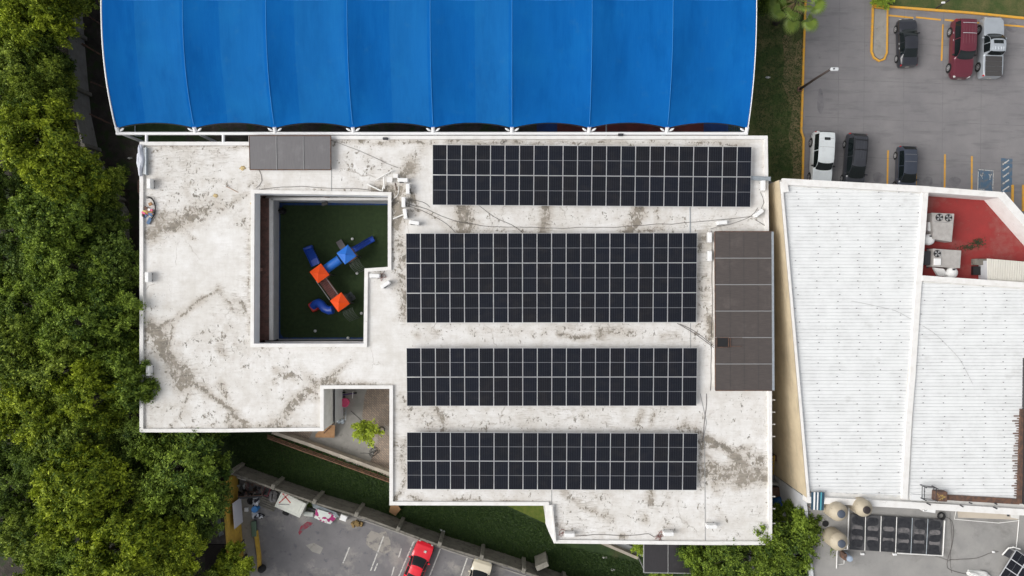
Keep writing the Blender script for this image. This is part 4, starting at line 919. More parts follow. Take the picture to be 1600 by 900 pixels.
SU = [(629.5,281.5,0,'air conditioner lying east-west at the top of the cluster right of the courtyard'),
 (637.5,295,90,'air conditioner on the brown stain, first below the cluster corner'),(630.8,316,90,'air conditioner touching the one below it, right of the courtyard corner'),
 (633.3,334,98,'slightly turned air conditioner ending the vertical row right of the courtyard'),(647.5,348,-9,'air conditioner set apart just above the three-row solar array'),
 (585.5,431,0,'air conditioner beside the inner corner step of the courtyard'),(602.5,444.5,35,'turned air conditioner diagonal to its neighbour at the courtyard step'),
 (1192.5,290,90,'air conditioner under the grey cable tray at the east edge'),(1185.5,333,38,'diagonal air conditioner near the north-east roof corner'),
 (1128,348,6,'air conditioner just above the top end of the brown roof light'),(1109,371,90,'air conditioner at the top left corner of the brown roof light'),
 (1109,400,90,'air conditioner below another along the left side of the brown roof light'),(233.5,287,90,'air conditioner near the top of the western roof edge'),
 (230.5,433,90,'air conditioner midway down the western roof edge'),(232,579,90,'air conditioner half under tree branches at the western roof edge'),
 (890,835.5,0,'air conditioner at the bottom left corner of the south wing'),(1044.5,834,0,'air conditioner near the middle of the bottom roof edge'),
 (1112,822.5,0,'air conditioner standing close to the tree at the bottom right')]
proto = split_unit()
for i, (u, v, a, lab) in enumerate(SU):
    o = proto if i == 0 else copy_tree(proto); p = P(u,v,ZR+.5); o.location = (p.x,p.y,ZR); o.rotation_euler.z = R(a)+(math.pi if a == 90 and u < 300 else 0)
    tag(o, 'white '+lab, 'air conditioner', 'air conditioners on the white school roof')
for u, v, sx, sy, lab in ((608.8,281,.38,.36,'squat white vent box left of the taller air conditioner cluster'),(618.3,275,.32,.28,'smallest white vent box at the top of the roof clutter')):
    p = P(u,v,ZR+.3); t = thing('vent_box', (p.x,p.y,ZR), lab, 'vent box'); MB().bbox((p.x,p.y,ZR+.17), (sx,sy,.34)).build('casing', M['white'], t); MB().box((p.x,p.y,ZR+.37), (sx*1.15,sy*1.15,.04)).build('cover', M['parapet'], t)
for a, b, lab in (((586.7,281),(613,266.2),'longest white pipe, slanting up above the clutter'),((599.5,277),(600.7,294.7),'upright white pipe left of the vent boxes'),((573.8,287.4),(595,298),'white pipe slanting down to the courtyard parapet'),((597,299),(599.5,289),'short bent white pipe at the parapet corner'),((614,342),(629.5,335.4),'white pipe poking from the courtyard parapet to the vertical row'),((350,290),(353,291),'white brush head dropped on the western roof')):
    tag(MB().tube([P(*a,ZR+.22), P(*b,ZR+.22)], .055, 8).build('pipe', M['cablewhite'], smooth=True, angle=40), lab, 'pipe')
tag(MB().tube([P(353,291,ZR+.05), P(372,300.5,ZR+.05)], .018, 6).build('broom_handle', M['wood']), 'thin broom handle lying on the western roof', 'broom')
ct = thing('cable_tray', P(1188,278.5,ZR), 'grey metal cable tray leaving the northern array over the east edge', 'cable tray')
strip(MB(), [(1174,278),(1204,279.5)], .33, ZR+.3, ZR+.36, ZR+.35).build('tray', M['galv'], ct); strip(MB(), [(1174,275.4),(1204,276.9)], .03, ZR+.3, ZR+.45, ZR+.35).build('side_rail', M['galv'], ct); strip(MB(), [(1174,280.8),(1204,282.3)], .03, ZR+.3, ZR+.45, ZR+.35).build('side_rail', M['galv'], ct)
for line, r_, m_, lab in (([(749,322),(770,338),(800,352),(817,364)],.016,'cable','thin cable slanting between the first two arrays at the left'),
 ([(636,318),(665,325),(690,338),(720,348),(760,353),(850,357),(960,355),(1040,350),(1110,345),(1175,338)],.018,'cable','long cable running from the clutter to the north-east corner between the arrays'),
 ([(640,312),(662,314),(672,324)],.016,'cable','short cable curling towards the northern array'),([(636,322),(660,330),(700,349),(712,364)],.016,'cable','cable dropping from the clutter to the three-row array'),
 ([(518,218),(560,235),(622,262)],.014,'cable','thin cable crossing the roof from the grey roof light to the clutter'),([(400,297),(430,293),(470,291),(520,294),(560,296),(606,299)],.018,'cable','cable hugging the north parapet of the courtyard'),
 ([(1060,506),(1085,520),(1118,545)],.02,'cable','cable slanting from the three-row array to the hatch'),([(1063,506),(1088,519),(1118,542)],.02,'cable','second cable slanting to the hatch, just above the first'),
 ([(1105,614),(1104,640),(1101,662),(1098,690)],.022,'cable','dark cable winding down beside the lowest two arrays'),([(900,837),(920,836),(935,833),(960,837),(1000,837),(1015,832),(1022,841),(1027,833),(1034,845)],.02,'cable','wavy cable along the bottom roof edge'),
 ([(1186,325),(1175,340),(1140,350),(1110,358)],.016,'cable','cable from the diagonal unit to the brown roof light'),([(1187,328),(1195,318),(1188,300)],.016,'cable','cable from the diagonal unit up to the tray'),([(1180,342),(1200,356)],.02,'cable','short dark cable near the top right corner of the brown roof light'),
 ([(1112,362),(1113,480),(1110,610)],.02,'cable','cable along the left side of the brown roof light'),([(222,245),(222,330),(224,400),(222,500)],.02,'cable','cable running along the western parapet'),([(604,423),(608,410),(600,425),(590,436)],.018,'cable','tangled cable at the courtyard step'),
 ([(624,290),(623,305),(616,310),(612,316)],.03,'cablewhite','tan hose curling over the brown stain'),([(617,285),(620,297)],.03,'rust','rusty rod on the brown stain'),([(405,262),(412,285),(400,294)],.016,'cable','cable below the grey roof light'),([(1078,324),(1078.5,364)],.035,'galv','grey conduit crossing from the northern array to the three-row array')):
    roof_cable(line, ZR, r_, m_, lab, .0 if m_ == 'galv' else .04)
def tangle(u, v, z, r_, n, m, label, name='cable_tangle', seed=1):
    g_ = np.random.default_rng(seed); p = P(u,v,z+.04); mb = MB()
    pa = []; x = np.zeros(2); 
    for k in range(n):
        t = k*.55; pa.append((p.x+r_*(.55+.45*math.sin(t*.37+seed))*math.cos(t+g_.normal(0,.3)), p.y+r_*(.55+.45*math.cos(t*.29))*math.sin(t*1.13), p.z+g_.random()*.08))
    mb.tube(pa, .018, 5); return tag(mb.build(name, m), label, 'cable')
rc = mat('reddish_cable', (.22,.10,.09), .7)
tangle(878,833,ZR,.35,30,rc,'tangle of reddish cable beside the bottom left unit',seed=2); tangle(1031,838,ZR,.5,40,rc,'tangle of reddish cable hanging over the bottom parapet',seed=3)
tangle(614,317,ZR,.45,36,M['cable'],'dark cable tangle beside the courtyard parapet',seed=5); tangle(787,222,ZR,.25,20,M['cable'],'small dark cable knot above the northern array',seed=7)
tangle(597,434,ZR,.4,26,rc,'cable knot behind the two units at the courtyard step',seed=9)
for u, v, s_, lab in ((379.5,262.5,.24,'larger yellow sealant patch beside the grey roof light'),(337,305.5,.2,'small yellow sealant patch on the stained western roof'),(393,318,.12,'tiny yellow sealant dab at the courtyard parapet')):
    blob(u,v,ZR,s_,s_*.8,.05, mat('yellow_sealant', (.62,.47,.22), .8, (.35,.28,.16), 8, 4), lab, 'sealant patch', 'sealant_patch', int(u))
# rubbish heap by the west parapet
def heap(u, v, z, items, label, name, cat, spread, seed):
    g_ = np.random.default_rng(seed); p = P(u,v,z); t = thing(name, (p.x,p.y,z), label, cat)
    for nm, m, k in items:
        for _ in range(k):
            a = g_.random(2)*2-1; s_ = g_.random(3)*.25+.10
            mb = MB(); mb.box((0,0,0), (s_[0]*1.6,s_[1],s_[2]*.5), M=Matrix.Translation((p.x+a[0]*spread[0],p.y+a[1]*spread[1],z+.06+g_.random()*.2)) @ Matrix.Rotation(g_.random()*3,4,'Z') @ Matrix.Rotation(g_.normal(0,.3),4,'X')); mb.build(nm, m, t)
    return t
heap(231,332,ZR,(('bag',M['cardboard'],3),('pink_bag',M['pink'],3),('blue_bag',mat('faded_blue', (.12,.2,.34), .8),3),('bucket',mat('yellow_bucket', (.6,.5,.12), .6),2),('board',M['rust'],3),('box',M['white'],1)),'heap of colourful rubbish with a pink bag against the western parapet','rubbish_heap','rubbish heap',(.35,.75),4)
hr = MB(); hc_ = P(233,326,ZR)
for k in range(3): hr.tube([(hc_.x+(.5+.05*k)*math.cos(t_), hc_.y+(.85+.05*k)*math.sin(t_), ZR+.06+.05*k) for t_ in np.linspace(-1.2,1.9,14)], .022, 6)
tag(hr.build('hose_loop', M['rubber']), 'dark hose looped round the rubbish heap', 'hose')
wp = thing('panel_frame', P(226,252,ZR), 'long grey framed panel leaning on the north end of the western parapet', 'panel')
strip(MB(), [(225.5,231),(225.5,272)], .26, ZR, ZR+.3, ZR+.3).build('panel', mat('pale_grey_sheet', (.5,.52,.53), .6), wp)
strip(MB(), [(228.2,230),(228.2,273)], .05, ZR, ZR+.36, ZR+.3).build('rail', M['galv'], wp)
blob(220.5,250,ZP,.26,1.3,.35, mat('white_blanket', (.66,.68,.74), .8), 'white plastic wrap draped over the western parapet', 'plastic wrap', 'plastic_wrap', 8)
MBp = MB(); MBp.tube([P(217.5,281,ZP),P(216,283,ZP-.4),P(216,300,ZP-.4),P(217.5,302,ZP)], .025, 6); tag(MBp.build('wall_bracket', M['rust']), 'reddish metal bracket on the outside of the western wall', 'bracket')
for u, v, lab in ((602.5,217,'dark floodlight on the north parapet left of the northern array'),(969.5,211,'dark floodlight on the north edge above the northern array')):
    p = P(u,v,ZP); t = thing('floodlight', (p.x,p.y,ZP), lab, 'floodlight'); MB().bbox((p.x,p.y,ZP+.1), (.42,.2,.14)).build('housing', M['darkmetal'], t); MB().box((p.x,p.y,ZP+.02), (.08,.08,.1)).build('bracket', M['galv'], t)
for u, v, lab in ((430.5,303,'black floodlight under the north gallery, left one'),(507,315,'black floodlight under the north gallery, middle'),(430,531,'black loudspeaker at the south-west corner of the courtyard')):
    p = P(u,v+3,3.0); t = thing('wall_lamp', (p.x,p.y,2.8), lab, 'lamp'); MB().box((p.x,p.y,2.9), (.5,.3,.2), .3).build('housing', M['black'], t)

# ---- units on the red deck
def rooftop_unit(corners, h, label, fans, split):
    c = [P(u,v,ZD+h) for u,v in corners]; cen = sum(c, Vector())/4; t = thing('rooftop_unit', (cen.x,cen.y,ZD), label, 'air handling unit')
    MB().prism([p.xy for p in c], ZD+.12, ZD+h).build('cabinet', mat('grey_cabinet', (.43,.41,.39), .6, (.36,.34,.32), 2, 5), t)
    def q(a, b): return c[0]*(1-a)*(1-b)+c[1]*a*(1-b)+c[2]*a*b+c[3]*(1-a)*b
    for a, b, r_ in fans:
        p = q(a,b); MB().cyl((p.x,p.y,ZD+h+.002), r_, .03, 24).build('fan_well', M['black'], t)
        f = MB()
        for k in range(4):
            ang = k*math.pi/2+.5; f.add([(p.x,p.y,ZD+h+.05),(p.x+r_*.92*math.cos(ang),p.y+r_*.92*math.sin(ang),ZD+h+.05),(p.x+r_*.92*math.cos(ang+.75),p.y+r_*.92*math.sin(ang+.75),ZD+h+.065)], [(0,1,2)])
        f.build('fan', M['seal'], t)
    a0 = split; MB().tube([q(*a0[0]),q(*a0[1])], .02, 4).build('panel_seam', M['seal'], t)
    for a in (.05,.95): p = q(a,.5); MB().box((p.x,p.y,ZD+.06), (.1,1.6,.12)).build('base_rail', M['darkmetal'], t)
    return t
rooftop_unit([(1456,332.5),(1491,334),(1487,378),(1458,373)], 1.1, 'grey twin-fan unit on the upper left of the red deck', ((.33,.16,.30),(.75,.16,.30)), ((.1,.33),(1,.33)))
rooftop_unit([(1458,388.5),(1502,391.5),(1500,419),(1457,416.5)], 1.0, 'grey unit with one small fan on the lower left of the red deck', ((.15,.26,.29),), ((.3,0),(.3,1)))
p = P(1450,403,ZD+.7); tag(MB().bbox((p.x,p.y,ZD+.35), (.6,1.1,.7)).build('condenser_box', M['darkmetal']), 'dark box squeezed between the one-fan unit and the white parapet', 'box')
p = P(1464.5,409,ZD+1.05); tag(MB().bbox((p.x,p.y,ZD+1.06), (.55,.55,.12)).build('access_cover', M['white']), 'white square cover on top of the one-fan unit', 'cover')
for u, v, lab in ((1453,374,'white round-topped vent beside the white parapet of the red deck'),(1489,426,'white rounded vent at the lower edge of the red deck')):
    p = P(u,v,ZD+.8); t = thing('roof_vent', (p.x,p.y,ZD), lab, 'vent'); MB().lathe((p.x,p.y,ZD), [(.42,0),(.42,.5),(.46,.55),(.44,.75),(.3,.9),(.08,.95)]).build('hood', M['white'], t, smooth=True, angle=50); MB().box((p.x-.0,p.y+.25,ZD+.9), (.2,.12,.1)).build('cap', M['darkmetal'], t)
q = [P(1459,418,ZD+.9),P(1475,420,ZD+.9),P(1482,432,ZD+.3),P(1466,431,ZD+.3)]
tag(MB().add(q+[x-Vector((0,0,.25)) for x in q], [(3,2,1,0),(4,5,6,7),(0,1,5,4),(1,2,6,5),(2,3,7,6),(3,0,4,7)]).build('air_duct', M['white']), 'slanting white duct below the one-fan unit', 'duct')
q = [P(1450,347,ZD+.8),P(1456,347,ZD+.8),P(1456,362,ZD+.8),P(1450,360,ZD+.8)]
tag(MB().prism([x.xy for x in q], ZD, ZD+.8).build('duct_box', M['white']), 'pale duct box between the twin-fan unit and the parapet', 'duct')
sk = thing('deck_shelter', P(1575,420,ZD), 'cream ribbed sheet roof over a small shed on the red deck', 'shelter')
q = [P(1543,404,ZD+1.4),P(1640,412,ZD+1.4),P(1640,446,ZD+1.3),P(1543,438,ZD+1.3)]
MB().prism([x.xy for x in q], ZD+1.3, ZD+1.36).build('roof_sheet', M['sheet2'], sk)
rb = MB(); 
for k in range(36):
    a = k/36; x0 = q[0].lerp(q[1],a); x1 = q[3].lerp(q[2],a); rb.tube([(x0.x,x0.y,ZD+1.385),(x1.x,x1.y,ZD+1.385)], .03, 4)
rb.build('ribs', M['sheet2'], sk); 
q2 = [P(1545,407,ZD+1.3),P(1640,414,ZD+1.3),P(1640,444,ZD+1.3),P(1545,437,ZD+1.3)]; MB().prism([x.xy for x in q2], ZD, ZD+1.28).build('wall', M['greywall'], sk)
p = P(1533,416,ZD+.5); ob = thing('stacked_blocks', (p.x,p.y,ZD), 'low brown box with a dark opening left of the cream shelter', 'box'); MB().bbox((p.x,p.y+.35,ZD+.3), (1.0,.5,.6)).build('blocks', M['oldconcrete'], ob); MB().box((p.x,p.y-.35,ZD+.15), (1.0,.7,.3)).build('opening', M['black'], ob)
# weeds on the deck
def weeds(u, v, z, n, sx, sy, label, seed, h=.12, name='weeds'):
    g_ = np.random.default_rng(seed); mb = MB(); p = P(u,v,z)
    for _ in range(n):
        x, y = p.x+g_.normal(0,sx), p.y+g_.normal(0,sy); a = g_.random()*6.28; l_ = .06+g_.random()*.14; d = Vector((math.cos(a),math.sin(a),0)); s_ = Vector((-d.y,d.x,0))*.03; b0 = Vector((x,y,z+.02)); t_ = b0+d*l_+Vector((0,0,g_.random()*h)); m_ = (b0+t_)/2
        mb.add([b0,m_+s_,t_,m_-s_], [(0,1,2,3)])
    return tag(mb.build(name, mat('weed_leaves', (.035,.045,.018), .8)), label, 'weeds', kind='stuff')
weeds(1528,379,ZD+.01,160,.3,.12,'dark weeds growing out of a crack in the red deck',3); weeds(1512,386,ZD+.01,120,.35,.1,'thin line of weeds between the deck units and the bigger clump',4)

# ================================================================ ALLEY
p = P(1217,783,0.5); t = thing('water_barrel', (p.x,p.y,0), 'round blue plastic barrel in the alley', 'barrel')
MB().lathe((p.x,p.y,0), [(.4,0),(.5,.2),(.52,.6),(.46,.95),(.3,1.12),(.2,1.15)]).build('body', mat('alley_blue', (.02,.10,.28), .45), t, smooth=True, angle=50); MB().lathe((p.x,p.y,1.15), [(.2,0),(.2,.06),(.05,.08)]).build('lid', M['blueplastic'], t)
for v, lab in ((756,'upper low concrete wall crossing the alley above the blue barrel'),(793,'lower low concrete wall crossing the alley below the blue barrel')): tag(strip(MB(), [(1200,v),(1222,v+1)], .22, 0, 1.0, 1.0).build('low_wall', M['concrete']), lab, 'low wall')
t = thing('folded_ladder', P(1210,725,0), 'yellow ladder leaning in the alley', 'ladder'); 
for dx in (0,5,): MB().tube([P(1205+dx,712,2.2), P(1203+dx,742,.1)], .05, 6).build('stile', M['yellow'], t)
for k in range(6): MB().tube([P(1205-.3*k,714+5*k,2.1-.35*k), P(1210-.3*k,714+5*k,2.1-.35*k)], .04, 6).build('rung', M['yellow'], t)
p = P(1208,714,.6); tag(MB().bbox((p.x,p.y,.6), (1.2,.5,1.2)).build('scrap_shelf', M['rust']), 'rusty shelf above the yellow ladder in the alley', 'shelf')
p = P(1210,768,.5); tag(MB().bbox((p.x,p.y,.4), (.9,.9,.8)).build('crate', M['rust']), 'brown crate between the alley walls', 'crate')

# ================================================================ LAMP POST, PALM
p0 = P(1249,140,0); lp = thing('street_lamp', p0, 'tall dark street lamp leaning out over the car park kerb', 'street lamp')
hp0 = Vector((p0.x, p0.y, 0)); top = Vector((p0.x+.15, p0.y, 6.2))
MB().tube([hp0, Vector((p0.x+.02,p0.y,3)), top], [.12,.10,.08], 10).build('pole', mat('brown_pole', (.06,.045,.04), .6), lp, smooth=True)
arm_end = P(1297,108.5,6.6); MB().tube([top-Vector((0,0,.1)), top.lerp(arm_end,.4)+Vector((0,0,.15)), arm_end], .045, 8).build('arm', M['galv'], lp, smooth=True)
d = (arm_end-top).normalized(); hd = P(1304,108,6.6); MB().bbox((hd.x,hd.y,6.62), (.62,.27,.14), math.atan2(0,1), 0, .05).build('lamp_head', mat('lamp_housing', (.62,.64,.65), .4), lp)
MB().cyl((hd.x-.1,hd.y,6.69), .06, .06, 10).build('photocell', M['darkmetal'], lp); MB().bbox((p0.x,p0.y,.1), (.4,.4,.2)).build('base', M['rust'], lp)
t = thing('leaning_pole', P(1462,13,0), 'thin dark pole standing on the lawn at the top edge', 'pole'); MB().tube([P(1462,13,0), P(1462,13,0)+Vector((.3,.1,2.6))], .06, 8).build('pole', M['darkmetal'], t); MB().bbox(P(1474,4,2.6), (.3,.15,.1)).build('cap', M['white'], t)

def palm(u, v, h, label):
    b0 = P(u,v,0); t = thing('palm_tree', b0, label, 'palm tree'); topz = h
    MB().tube([b0, b0+Vector((.05,.0,h*.5)), b0+Vector((.0,.0,h))], [.28,.2,.22], 12).build('trunk', M['bark'], t, smooth=True)
    c_ = b0+Vector((0,0,h)); fr_ = MB(); g_ = np.random.default_rng(11)
    for k in range(20):
        a = k*2.399; el_ = R(60-k*5); Lp = 1.35+.8*g_.random(); d = Vector((math.cos(a)*math.cos(el_), math.sin(a)*math.cos(el_), math.sin(el_))); e = c_+d*Lp+Vector((0,0,-.12*k/26)); fr_.tube([c_, e], .018, 4)
        side = Vector((-math.sin(a), math.cos(a), 0)); nrm = d.cross(side).normalized(); Rf = .95+.25*g_.random(); n = 26
        for j in range(n):
            ph_ = (j/(n-1)-.5)*R(215); dd = (d*math.cos(ph_)+side*math.sin(ph_)); ln = Rf*(1-.3*abs(ph_)/R(108)); tip = e+dd*ln+Vector((0,0,-.28*ln*ln)); ws = (side*math.cos(ph_)-d*math.sin(ph_))*.05; m_ = e+dd*ln*.55+nrm*.03*(-1)**j
            fr_.add([e, m_+ws, tip, m_-ws], [(0,1,2,3)])
    o = fr_.build('fronds', M['palmleaf'], t)
    dr = MB()
    for k in range(60):
        a = g_.random()*6.28; r_ = .25+g_.random()*.75; z0 = h-.3-g_.random()*.3; q0 = c_+Vector((math.cos(a)*.2,math.sin(a)*.2,z0-h)); dr.tube([q0, q0+Vector((math.cos(a)*r_,math.sin(a)*r_,-.3)), q0+Vector((math.cos(a)*r_*1.15,math.sin(a)*r_*1.15,-1.0))], .02, 4)
    dr.build('dry_skirt', mat('dry_fronds', (.32,.24,.12), .9), t); return t
M['palmleaf'] = mat('palm_leaf', (.10,.17,.02), .5, (.17,.24,.03), 1.5, 4, coords='World')
_pc = P(1247,0,5.2)*(F/H); palm(800+_pc.x,450-_pc.y,5.2,'fan palm on the lawn at the top edge beside the orange kerb')

# ================================================================ VEHICLES
from bisect import bisect
def curve(pts_):
    xs = [p[0] for p in pts_]
    def f(t):
        if t <= xs[0]: return pts_[0][1]
        if t >= xs[-1]: return pts_[-1][1]
        i = bisect(xs, t)-1; k = (t-xs[i])/(xs[i+1]-xs[i]); k = k*.55+.45*k*k*(3-2*k); return pts_[i][1]*(1-k)+pts_[i+1][1]*k
    return f
KIND = {
 'sedan': dict(zr=[(-.5,.55),(-.493,.86),(-.46,.98),(-.345,1.05),(-.17,1.36),(-.03,1.42),(.09,1.38),(.255,.98),(.42,.86),(.485,.72),(.5,.45)], zs=.90, wr=[(-.5,.84),(-.36,.80),(-.2,.70),(.05,.70),(.25,.80),(.5,.74)], ws=(.09,.255), rw=(-.335,-.175), side=(-.27,.21), roof=(-.17,.09)),
 'hatch': dict(zr=[(-.5,.5),(-.49,.95),(-.465,1.1),(-.40,1.38),(-.2,1.47),(.02,1.45),(.12,1.38),(.28,1.0),(.42,.9),(.485,.74),(.5,.45)], zs=.92, wr=[(-.5,.80),(-.4,.70),(.1,.70),(.28,.80),(.5,.74)], ws=(.11,.28), rw=(-.478,-.405), side=(-.38,.24), roof=(-.4,.1)),
 'suv': dict(zr=[(-.5,.5),(-.495,1.1),(-.485,1.3),(-.45,1.74),(-.3,1.80),(.0,1.79),(.09,1.70),(.205,1.16),(.42,1.06),(.485,.9),(.5,.5)], zs=1.10, wr=[(-.5,.80),(-.45,.78),(.1,.78),(.22,.84),(.42,.84),(.5,.76)], ws=(.095,.205), rw=(-.487,-.452), side=(-.43,.16), roof=(-.44,.08)),
 'van': dict(zr=[(-.5,.5),(-.494,1.0),(-.47,1.25),(-.41,1.63),(-.25,1.70),(.0,1.68),(.12,1.58),(.32,1.05),(.44,.9),(.49,.74),(.5,.45)], zs=1.0, wr=[(-.5,.78),(-.4,.72),(.1,.72),(.3,.80),(.5,.72)], ws=(.12,.315), rw=(-.475,-.42), side=(-.39,.27), roof=(-.41,.1)),
 'pickup': dict(zr=[(-.5,.5),(-.496,1.08),(-.49,1.10),(-.165,1.10),(-.155,1.14),(-.115,1.70),(.0,1.76),(.09,1.70),(.205,1.12),(.42,1.04),(.485,.88),(.5,.5)], zs=1.06, wr=[(-.5,.90),(-.17,.90),(-.12,.74),(.1,.74),(.22,.83),(.42,.83),(.5,.74)], ws=(.09,.205), rw=(-.152,-.12), side=(-.11,.165), roof=(-.11,.08)),
 'coupe': dict(zr=[(-.5,.5),(-.49,.8),(-.46,.9),(-.34,.97),(-.16,1.20),(-.03,1.26),(.04,1.22),(.20,.88),(.42,.76),(.488,.62),(.5,.4)], zs=.80, wr=[(-.5,.84),(-.35,.78),(-.16,.66),(.04,.66),(.2,.80),(.5,.72)], ws=(.035,.20), rw=(-.33,-.165), side=(-.24,.16), roof=(-.16,.04)),
}
def vehicle(name, kind, label, cat, x, y, heading, L, W, pm, extras=()):
    K = KIND[kind]; t = thing(name, (x,y,0), label, cat, rz=heading); w = W/2
    zr = curve(K['zr']); wr = curve(K['wr']); wb = curve([(-.5,.80),(-.485,.90),(-.44,.97),(-.34,1),(.34,1),(.43,.96),(.478,.86),(.5,.66)])
    def S(s, k):
        """surface point; s along the car, k 0 sill .. 6 centre line, negative = right side"""
        sg = -1 if k < 0 else 1; k = abs(k); B = wb(s)*w; top = zr(s); zs = min(K['zs'], top-.03); zs = max(zs, .35)
        e = wr(s)*B if top > zs+.12 else min(wr(s)*B+.0, B*.9)
        ed = (top-zs)
        prof = [(B*.95,.20),(B*1.0,.42),(B*.995,zs*.82),(B*.955,zs),(e,top-min(.06,ed*.35)),(e*.62,top-min(.012,ed*.1)),(0,top)]
        i = min(int(k),5); f = k-i; return Vector((s*L, sg*(prof[i][0]*(1-f)+prof[i+1][0]*f), prof[i][1]*(1-f)+prof[i+1][1]*f))
    def Sc(s, c): return S(s, (6-abs(c))*(-1 if c < 0 else 1)) if abs(c) > 1e-6 else S(s, 6)
    ss = sorted(set(list(np.linspace(-.5,.5,61))+[p[0] for p in K['zr']])); cs_ = [-6,-5.5,-5,-4.5,-4,-3.5,-3,-2.6,-2.3,-2,-1.5,-1,-.5,0,.5,1,1.5,2,2.3,2.6,3,3.5,4,4.5,5,5.5,6]
    def tp(v): return Matrix.Translation(t.location) @ Matrix.Rotation(heading,4,'Z') @ v
    mb = MB(); n = len(cs_)
    for s in ss: mb.v += [tuple(tp(Sc(s,c))) for c in cs_]
    for i in range(len(ss)-1):
        for j in range(n-1): mb.f.append((i*n+j, i*n+j+1, (i+1)*n+j+1, (i+1)*n+j)); mb.m.append(0)
    mb.f += [tuple(range(n-1,-1,-1)), tuple((len(ss)-1)*n+k for k in range(n)), ]; mb.m += [0,0]
    o = mb.build('body', pm, t, smooth=True, angle=38)
    bm = bmesh.new(); bm.from_mesh(o.data); bmesh.ops.recalc_face_normals(bm, faces=bm.faces); bm.to_mesh(o.data); bm.free()
    def patch(nm, s0, s1, c0, c1, m, off=.010, ns=8, nc=8, bow=0, par=t):
        q = MB(); 
        for i in range(ns+1):
            s = s0+(s1-s0)*i/ns
            for j in range(nc+1):
                c = c0+(c1-c0)*j/nc; e = 1e-3; s = s0+(s1-s0)*i/ns-bow*(c/2)**2
                p = Sc(s,c); du = Sc(s+e,c)-Sc(s-e,c); dv = Sc(s,c+.02)-Sc(s,c-.02); nn = du.cross(dv)
                if nn.length > 1e-12: nn.normalize()
                if nn.z < 0 or (abs(nn.z) < .05 and nn.y*p.y < 0): nn = -nn
                q.v.append(tuple(tp(p+nn*off)))
        for i in range(ns):
            for j in range(nc): a = i*(nc+1)+j; q.f.append((a,a+1,a+nc+2,a+nc+1)); q.m.append(0)
        return q.build(nm, m, par, smooth=True)
    patch('windshield', *K['ws'], -1.92, 1.92, M['glass'], ns=10, bow=.026)
    patch('rear_window', *K['rw'], -1.85, 1.85, M['glass'], ns=8, bow=-.012 if kind in ('sedan','coupe','pickup') else -.004)
    s0, s1 = K['side']; mid = s0+(s1-s0)*.5
    for sg in (-1, 1):
        for a, b in ((s0, mid-.006), (mid+.006, s1)):
            patch('side_window', a, b, sg*2.97, sg*2.04, M['glass'], ns=8, nc=4)
        patch('headlight', .472, .492, sg*2.0, sg*3.3, M['headlamp'], off=.012, ns=3, nc=5)
        patch('taillight', -.492, -.472, sg*2.6, sg*3.9, M['taillamp'], off=.012, ns=3, nc=5)
        p = S(s1-.035, sg*3); q = MB(); q.bbox((0,0,0), (.13,.2,.13), 0, 0, .03); q.v = [tuple(tp(Vector(v)+p+Vector((0,sg*.10,.06)))) for v in q.v]; q.build('wing_mirror', pm if kind != 'suv' else M['black'], t)
        for a in (mid, (s0+mid)/2+.02):
            p = S(a, sg*2.35); q = MB(); q.box((0,0,0), (.16,.03,.03)); q.v = [tuple(tp(Vector(v)+p+Vector((0,sg*.012,0)))) for v in q.v]; q.build('door_handle', M['alu'] if kind in ('suv','sedan') else pm, t)
    rr = .37 if kind in ('suv','pickup') else .31
    for sx in (-.31,.31):
        for sg in (-1,1):
            def disc(nm, r0, y0, y1, m, par, hub=False):
                q = MB(); c0 = Vector((sx*L, 0, rr)); nn = 26; vs = []
                for yy in (y0,y1): vs += [tp(Vector((c0.x+r0*math.cos(2*math.pi*k/nn), sg*yy, c0.z+r0*math.sin(2*math.pi*k/nn)))) for k in range(nn)]
                fs = [tuple(range(nn)), tuple(range(2*nn-1,nn-1,-1))]+[(k,nn+k,nn+(k+1)%nn,(k+1)%nn) for k in range(nn)]
                q.add(vs, fs); return q.build(nm, m, par)
            disc('wheel_arch', rr*1.17, w-.3, w+.004, M['black'], t)
            wh = disc('wheel', rr, w-.2, w+.03, M['rubber'], t); disc('rim', rr*.64, w-.1, w+.038, M['rim'], wh)
            sp_ = MB()
            for k in range(5):
                a = k*2*math.pi/5; q0 = Vector((sx*L+rr*.36*math.cos(a), sg*(w+.041), rr+rr*.36*math.sin(a))); a2 = a+.42; a3 = a-.42
                sp_.add([tp(Vector((sx*L+rr*.22*math.cos(a), sg*(w+.041), rr+rr*.22*math.sin(a)))), tp(Vector((sx*L+rr*.58*math.cos(a2), sg*(w+.041), rr+rr*.58*math.sin(a2)))), tp(Vector((sx*L+rr*.58*math.cos(a3), sg*(w+.041), rr+rr*.58*math.sin(a3))))], [(0,1,2)])
            sp_.build('spokes', M['black'], wh)
    for s, nm in ((-.503,'rear_plate'),(.503,'front_plate')):
        q = MB(); q.box((0,0,0), (.02,.34,.13)); q.v = [tuple(tp(Vector(v)+Vector((s*L,0,.52)))) for v in q.v]; q.build(nm, M['linewhite'], t)
    for s0_, s1_, nm in ((.40,.497,'front_bumper'),(-.497,-.42,'rear_bumper')):
        patch(nm, s0_, s1_, -6, -4.6, M['black'], off=.008, ns=3, nc=3); 
    def lbox(nm, c, sz, m, rz=0):
        q = MB(); q.bbox((0,0,0), sz, rz, 0, min(.02,min(sz)*.3)); q.v = [tuple(tp(Vector(v)+Vector(c))) for v in q.v]; return q.build(nm, m, t)
